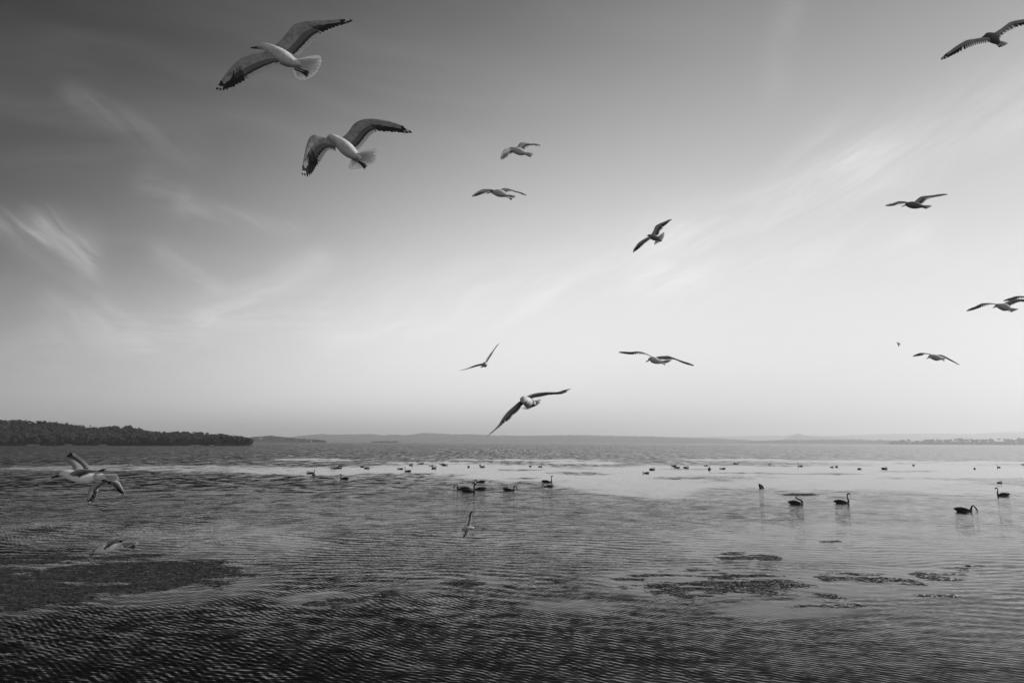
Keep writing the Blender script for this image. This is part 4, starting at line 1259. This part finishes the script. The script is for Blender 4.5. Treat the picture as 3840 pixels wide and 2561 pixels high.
SWANS = [
    (1176, 1783, 'up', 98, 1.05, 'black swan with a straight upright neck in front of the leftmost hunched swan', 0),
    (1163, 1776, 'rest', 195, .95, 'hunched black swan behind the straight necked swan, farthest left of all swans', 0),
    (1291, 1797, 'hook', 172, .95, 'lone black swan facing left at the lower edge of the left bright lane', 0),
    (1277, 1748, 'rest', 20, .80, 'small dark swan lump farthest out of the three near the left end of the row', 0),
    (1252, 1757, 'dip', 215, .85, 'small dipping swan, left bird of a trio at the left end of the row', 0),
    (1271, 1756, 'rest', 12, .95, 'small low swan at the front right of a trio at the left end', 0),
    (1357, 1751, 'dip', -40, .85, 'small swan, neck down in front, above a low resting swan left of middle', 0),
    (1376, 1757, 'rest', 355, .90, 'low resting swan just right and in front of the neck down swan, left of middle', 0),
    (1502, 1759, 'dip', 205, .80, 'small swan dipping just left of the upright left facing swan', 0),
    (1529, 1768, 'up', 168, .95, 'upright black swan facing left with an S neck inside the bright lane', 0),
    (1541, 1745, 'loop', 60, .95, 'swan with its neck curled in a ring just above the upright left facing swan', 0),
    (1578, 1740, 'arch', 178, 1.05, 'long low swan facing left, neck arched down, farthest back left of middle', 0),
    (1619, 1747, 'dip', 200, .75, 'small swan dipping just behind the second ring necked swan', 0),
    (1628, 1756, 'loop', 45, .95, 'second ring necked preening swan, with its reflection in the bright lane', 0),
    (1667, 1745, 'dip', -15, .90, 'small swan dipping to the right at the front of a close pair left of middle', 0),
    (1660, 1742, 'dip', 190, .75, 'small swan dipping to the left at the back of a close pair left of middle', 0),
    (1757, 1751, 'dip', -75, .90, 'round dark swan alone, feeding head down, above the cluster of swans', 0),
    (1800, 1745, 'rest', 80, .75, 'tiny swan lump behind and left of a low swan, above the cluster', 0),
    (1810, 1751, 'rest', 8, .80, 'tiny low swan in front and right of a swan lump, above the cluster', 0),
    (1802, 1809, 'dip', 186, .95, 'swan head down at the back of the cluster of four, tail pointing right', 0),
    (1736, 1836, 'arch', 181, 1.08, 'left swan of the cluster of four, facing left with an arched neck', 0),
    (1757, 1845, 'hook', -8, 1.12, 'front swan of the cluster of four, tall neck and head turned right', 0),
    (1798, 1837, 'hook', 177, 1.08, 'right swan of the cluster of four, ruffled back and head to the left', 0),
    (1989, 1749, 'dip', 120, .65, 'tiny swan hump left of the upright swan seen from behind, right of the cluster', 0),
    (2026, 1751, 'hook', 40, .85, 'small upright swan seen from behind, head hooked right, far out above the tall pair', 0),
    (2052, 1809, 'up', 0, 1.08, 'tall black swan facing right on bright water with a clear dark outline', 0),
    (2056, 1826, 'dip', 184, .90, 'swan feeding head down right in front of the tall right facing swan', 0),
    (1895, 1834, 'dip', 70, .85, 'short humped swan at left of a pair right of the cluster of four', 0),
    (1909, 1840, 'arch', -4, .95, 'swan with its neck arched over to the right, in front of a humped swan', 0),
    (2424, 1775, 'dip', 200, .85, 'swan head down at the front of a pair in the pale water right of middle', 0),
    (2446, 1761, 'rest', 5, .90, 'low resting swan at the back of a pair in the pale water right of middle', 0),
    (2528, 1748, 'dip', 182, .85, 'swan dipping to the left, back bird of an overlapping pair', 0),
    (2539, 1755, 'dip', 178, .95, 'swan dipping to the left, front bird of an overlapping pair', 0),
    (2573, 1755, 'rest', 3, .95, 'low flat swan just right of the overlapping pair', 0),
    (2648, 1747, 'dip', 192, .70, 'tiny swan dipping left, behind the upright triangular swan', 0),
    (2660, 1760, 'knob', -90, 1.05, 'upright triangular swan seen head on with its reflection below', 0),
    (2711, 1758, 'dip', 175, .80, 'small low swan just right of the upright triangular swan', 0),
    (2759, 1740, 'arch', 2, 1.05, 'long swan facing right with an arched neck, farthest back right of middle', 0),
    (3001, 1748, 'hook', 170, .85, 'small upright swan facing left in the far row, above the lone diving swan', 0),
    (3120, 1752, 'rest', 0, .60, 'tiny dark lump of a swan, left of a tiny triangular swan in the far row', 0),
    (3137, 1751, 'knob', -80, .70, 'tiny triangular swan right beside a tiny dark lump in the far row', 0),
    (3222, 1759, 'dip', -85, .80, 'round dark swan between a tiny pair and a broad low swan in the far row', 0),
    (3317, 1758, 'rest', -6, .95, 'broad low swan with tucked head in the far row, right of a round dark swan', 0),
    (3426, 1745, 'rest', 30, .75, 'tiny low swan farthest back at the right of the row', 0),
    (3655, 1758, 'rest', 70, .75, 'small round swan in the far row, left of the pin necked swan', 0),
    (3745, 1753, 'up', 92, .75, 'tiny swan with a thin neck straight up like a pin, far right', 0),
    (3749, 1812, 'rest', 15, .70, 'small dark lump of a swan just above the left facing swan at the right', 0),
    (2855, 1830, 'dip', -80, .95, 'upended swan with its blunt tail in the air, alone on rippled water right of middle', 28),
    (2986, 1890, 'knob', 4, 1.05, 'resting swan with its head drawn back over its body, left of the tall necked swan', 0),
    (3158, 1887, 'tall', -2, 1.05, 'large black swan facing right with a tall curved neck, near the right', 0),
    (3762, 1858, 'hook', 178, 1.02, 'black swan facing left with an upright neck at the far right', 0),
    (3614, 1917, 'stoop', 0, 1.08, 'nearest black swan, neck arched to the water on its right side', 0),
    (3838, 1743, 'rest', 0, .8, 'tiny swan half cut by the right edge of the view', 0),
]
for (px, py, pose, hd, k, lab, tilt) in SWANS:
    swan(px, py, pose, hd, k, lab, tilt)

# a pale gull afloat among them
fl = empty('gull', tuple(ground(2886, 1743)))
fl.rotation_euler = (0, 0, math.radians(180))
tag(fl, 'small pale gull floating on the water between the far swans at the right', 'gull')
g = Geo()
V, F = loft([(-.34, .13, .01, .01), (-.22, .12, .05, .04), (-.05, .08, .10, .09), (.12, .07, .10, .09), (.20, .11, .06, .06), (.23, .19, .045, .045), (.27, .23, .05, .05), (.32, .22, .02, .02)])
g.put(V, F)
g.ob('body', [M_white], fl)
g = Geo()
V, F = tube([(.31, 0, .22), (.36, 0, .21), (.40, 0, .20)], [.014, .011, .004], 6)
g.put(V, F)
g.ob('bill', [M_bill], fl)
for sgn in (-1, 1):
    g = Geo()
    V, F = tube([(.10, .085 * sgn, .12), (-.08, .085 * sgn, .14), (-.26, .04 * sgn, .14), (-.42, .015 * sgn, .15)], [(.02, .03), (.03, .055), (.02, .03), (.006, .006)], 8)
    g.put(V, F)
    g.ob('wing', [M_black], fl)

# ------------------------------------------------------------------ rafts of drifting seagrass
M_weed = material('wet_seagrass', 0.045, 0.42, 0.5, 9, 0.0, 0.45)
M_sparkle = material('sparkle_speck', 0.55, 0.5, 0.2, 30, 0.0, 0.4)  # pale colour stands for light sparkling on the raft
RAFTS = [
    ('long dark strip of seagrass at the left edge, behind the large raft', .55, [(-60, 1280), (0, 1277), (43, 1276), (110, 1274), (167, 1277), (187, 1289), (133, 1292), (50, 1292), (0, 1294), (-60, 1294)]),
    ('narrow dark strip of seagrass under the diving gull', .62, [(200, 1281), (253, 1274), (317, 1271), (377, 1270), (380, 1274), (317, 1281), (233, 1286)]),
    ('largest dark raft of seagrass, filling the left foreground', .90, [(-60, 1309), (0, 1309), (100, 1311), (183, 1302), (233, 1299), (313, 1286), (417, 1284), (477, 1289), (517, 1302), (567, 1317), (587, 1321),
      (553, 1332), (500, 1337), (433, 1342), (383, 1352), (317, 1352), (250, 1362), (187, 1369), (133, 1372), (93, 1376), (67, 1392), (33, 1399), (-60, 1406)]),
    ('thin scattered patch of seagrass in the calm pool left of centre', .5, [(687, 1389), (717, 1376), (784, 1373), (830, 1381), (825, 1390), (784, 1396), (710, 1397)]),
    ('small tuft of seagrass just right of the calm pool left of centre', .6, [(861, 1366), (884, 1356), (911, 1354), (924, 1362), (911, 1372), (877, 1375), (861, 1372)]),
    ('dark clump of seagrass with a raised tuft near the centre foreground', .6, [(997, 1341), (1037, 1335), (1067, 1331), (1074, 1319), (1087, 1319), (1091, 1331), (1117, 1337), (1111, 1346), (1071, 1348), (1024, 1346)]),
    ('large ragged raft of seagrass right of centre', .44, [(1417, 1337), (1434, 1321), (1484, 1314), (1567, 1306), (1600, 1307), (1650, 1314), (1717, 1314), (1800, 1317), (1850, 1321), (1840, 1332), (1780, 1342), (1747, 1355), (1667, 1360),
      (1600, 1365), (1567, 1372), (1534, 1369), (1484, 1359), (1450, 1346)]),
    ('long glinting strip of seagrass right of the large ragged raft', .5, [(1867, 1322), (1900, 1317), (1927, 1312), (1967, 1317), (2034, 1319), (2084, 1327), (2114, 1336), (2087, 1342), (2034, 1342), (1994, 1337), (1960, 1331), (1884, 1329)]),
    ('broken glinting raft of seagrass farthest right', .45, [(2087, 1321), (2107, 1309), (2154, 1311), (2220, 1314), (2200, 1324), (2234, 1331), (2200, 1332), (2140, 1329)]),
    ('small raft of seagrass lying behind the large ragged raft', .6, [(1637, 1279), (1654, 1267), (1694, 1267), (1734, 1271), (1784, 1277), (1800, 1284), (1754, 1286), (1694, 1284), (1654, 1284)]),
    ('sparse seagrass in front of the long glinting strip', .32, [(1790, 1382), (1867, 1372), (1887, 1366), (1920, 1362), (1937, 1377), (1960, 1386), (1920, 1397), (1867, 1395), (1810, 1392)]),
    ('thin line of seagrass below the broken raft at the right', .42, [(2097, 1364), (2114, 1359), (2134, 1366), (2174, 1362), (2197, 1367), (2167, 1371), (2107, 1371)]),
    ('few scattered strands of seagrass behind the broken raft at the right', .3, [(2190, 1302), (2230, 1297), (2270, 1299), (2240, 1304), (2200, 1306)]),
    ('far dark streak of seagrass behind the resting swan', .80, [(1795, 1135), (1840, 1132), (1880, 1134), (1850, 1138), (1810, 1138)]),
    ('far small smear of seagrass right of the middle foreground slick', .70, [(1880, 1243), (1905, 1240), (1935, 1242), (1910, 1245)]),
]


def raft(label, dens, poly):
    poly = np.array(poly, float) * 1.6333
    W = np.array([ground(*q) for q in poly])
    x0, y0, x1, y1 = W[:, 0].min(), W[:, 1].min(), W[:, 0].max(), W[:, 1].max()
    seed = int(abs(poly[0, 0] * 7 + poly[0, 1])) % 997
    area = (x1 - x0) * (y1 - y0)
    wpoly = W[:, :2]
    num = int(min(area * 420, 50000))
    X, Y = npr.uniform(x0, x1, num), npr.uniform(y0, y1, num)
    jx = (fbm(X * 1.3, Y * 1.6, seed, 5) - .5) * 2.4 + npr.normal(0, .16, num)
    jy = (fbm(X * 1.0 + 50, Y * 1.6, seed + 5, 5) - .5) * 3.2 + npr.normal(0, .20, num)
    js = min(1.0, (y1 - y0) / 4.0)
    ok = in_poly(X + jx * js, Y + jy * js, wpoly)
    cl = fbm(X * 0.8 + seed, Y * 3.0, seed, 5) + .6 * fbm(X * 0.35, Y * 1.1 + seed, seed + 9, 2) + npr.normal(0, .045, num)
    ok &= cl > np.quantile(cl[ok], 1 - dens) if ok.any() else ok
    X, Y = X[ok], Y[ok]
    keep = 13000
    X, Y = X[:keep], Y[:keep]
    n = len(X)
    ctr = W.mean(0)
    ang = npr.normal(-0.1, 0.5, n)
    L = npr.uniform(.07, .30, n)
    wd = npr.uniform(.005, .011, n)
    bend = npr.normal(0, .5, n)
    z0 = npr.uniform(.001, .007, n)
    up = np.where(npr.random(n) < .05, npr.uniform(.01, .05, n), npr.uniform(0, .004, n))
    V, F = [], []
    st = np.array([-.5, -.15, .2, .5])
    rows = []
    for t in st:
        a = ang + bend * t
        cx, cyy = X + np.cos(a) * L * t, Y + np.sin(a) * L * t
        cz = z0 + up * (1 - (2 * t) ** 2) + up * .5 * (t > .4)
        wv = wd * (1 - 1.3 * abs(t)) + .0015
        px_, py2 = -np.sin(a) * wv, np.cos(a) * wv
        rows.append(np.stack([np.stack([cx - px_, cyy - py2, cz], -1), np.stack([cx + px_, cyy + py2, cz], -1), np.stack([cx, cyy, cz + wv * .8], -1)], 1))
    A = np.stack(rows, 1)                         # n, 4, 3, 3
    V = A.reshape(-1, 3)
    b = (np.arange(n) * 12)[:, None]
    q = []
    for i in range(3):
        for j in range(3):
            k = (j + 1) % 3
            q.append((i * 3 + j, i * 3 + k, i * 3 + 3 + k, i * 3 + 3 + j))
    F = (b[:, :, None] + np.array(q)[None]).reshape(-1, 4).tolist()
    mi = [0] * len(F)
    # sodden mats between the strands
    m = max(3, int(n * .03))
    idx = npr.choice(n, min(m, n), replace=False)
    parts, k0 = [V], len(V)
    for i in idx:
        s = rnd.uniform(.04, .13)
        B = IV * (1 + npr.uniform(-.3, .3, (len(IV), 1))) * np.array([s * rnd.uniform(1, 2.2), s * .6, rnd.uniform(.003, .008)])
        a = rnd.uniform(-.5, .5)
        B = np.column_stack([B[:, 0] * math.cos(a) - B[:, 1] * math.sin(a), B[:, 0] * math.sin(a) + B[:, 1] * math.cos(a), B[:, 2]]) + (X[i], Y[i], .004)
        parts.append(B)
        F += (IF + k0).tolist()
        mi += [0] * len(IF)
        k0 += len(B)
    # a few pale specks, coloured to imitate sparkle on the weed
    for i in npr.choice(n, min(max(1, n // 900), n), replace=False):
        s = rnd.uniform(.008, .016)
        B = IV * np.array([s * 1.6, s, s * .5]) + (X[i], Y[i], .03)
        parts.append(B)
        F += (IF + k0).tolist()
        mi += [1] * len(IF)
        k0 += len(B)
    V = np.concatenate(parts) - (ctr[0], ctr[1], 0)
    o = mesh_ob('seagrass_raft', V, F, [M_weed, M_sparkle], None, mi, False, (ctr[0], ctr[1], 0))
    tag(o, label, 'seagrass', 'rafts of seagrass drifting in the shallows')


for lab, dens, poly in RAFTS:
    raft(lab, dens, poly)

# ------------------------------------------------------------------ channel marker and far houses
mk = empty('channel_marker', tuple(ground(2278, 1671.5)))
tag(mk, 'tiny dark post marking the channel far out in front of the hills', 'marker post')
M_post = material('dark_timber', 0.03, 0.8, 0.3, 3)
g = Geo()
V, F = tube([(0, 0, -1), (0, 0, .8), (0, 0, 2.0)], [.22, .2, .17], 8)
g.put(V, F)
g.ob('post', [M_post], mk)
g = Geo()
V, F = tube([(0, 0, -.1), (0, 0, .15), (0, 0, .5)], [.5, .55, .3], 8)
g.put(V, F)
g.ob('base', [M_post], mk)
g = Geo()
V, F = tube([(0, 0, 1.95), (0, 0, 2.1), (0, 0, 2.5)], [.32, .36, .05], 8)
g.put(V, F)
g.ob('topmark', [M_post], mk)
M_wall = material('white_wall', 0.78, 0.8, 0.05, 1)
M_roof = material('pale_roof', 0.45, 0.7, 0.1, 1)
M_pane = material('dark_window', 0.03, 0.15, 0.0, 1, 0.0, 0.5)
for (hx, hy, dist, w, dpt, h, lab) in (
        (979, 1645, 2240, 10.5, 8, 3.6, 'small white house on the low point past the dark headland'),
        (1166, 1653.5, 2200, 4.5, 4, 2.6, 'tiny white boat shed at the tip of the low point'),
        (1551, 1651, 6100, 12, 10, 6.0, 'tiny white house at the foot of the long far hills'),
        (3812, 1654, 4570, 14, 10, 5.5, 'pale house half hidden along the hazy trees at the right edge')):
    d = ray(hx, hy)
    p = C0 + d * (dist / math.hypot(d[0], d[1]))
    hs = empty('house', (p[0], p[1], p[2] - h * .5))
    hs.rotation_euler = (0, 0, -math.atan2(p[0], p[1]))
    tag(hs, lab, 'house', 'white houses on the far shore')
    g = Geo()
    b = [(-w / 2, -dpt / 2), (w / 2, -dpt / 2), (w / 2, dpt / 2), (-w / 2, dpt / 2)]
    zb = -(p[2] - h * .5) if p[2] - h * .5 > 0 else -1
    g.put([(x, y, max(zb, -25)) for x, y in b] + [(x, y, h * .72) for x, y in b], [(0, 1, 5, 4), (1, 2, 6, 5), (2, 3, 7, 6), (3, 0, 4, 7), (4, 5, 6, 7)])
    g.ob('wall', [M_wall], hs, smooth=False)
    g = Geo()
    e = .5
    g.put([(-w / 2 - e, -dpt / 2 - e, h * .70), (w / 2 + e, -dpt / 2 - e, h * .70), (w / 2 + e, dpt / 2 + e, h * .70), (-w / 2 - e, dpt / 2 + e, h * .70), (-w / 2 - e, 0, h), (w / 2 + e, 0, h)],
          [(0, 1, 5, 4), (2, 3, 4, 5), (1, 2, 5), (3, 0, 4), (3, 2, 1, 0)])
    g.ob('roof', [M_roof], hs, smooth=False)
    for q in (-.28, .22):
        g = Geo()
        cx, zz, ww = q * w, h * .3, w * .09
        g.put([(cx - ww, -dpt / 2 - .05, zz - ww * .6), (cx + ww, -dpt / 2 - .05, zz - ww * .6), (cx + ww, -dpt / 2 - .05, zz + ww * .6), (cx - ww, -dpt / 2 - .05, zz + ww * .6),
               (cx - ww, -dpt / 2 + .1, zz - ww * .6), (cx + ww, -dpt / 2 + .1, zz - ww * .6), (cx + ww, -dpt / 2 + .1, zz + ww * .6), (cx - ww, -dpt / 2 + .1, zz + ww * .6)],
              [(0, 1, 2, 3), (7, 6, 5, 4), (0, 4, 5, 1), (1, 5, 6, 2), (2, 6, 7, 3), (3, 7, 4, 0)])
        g.ob('window', [M_pane], hs, smooth=False)
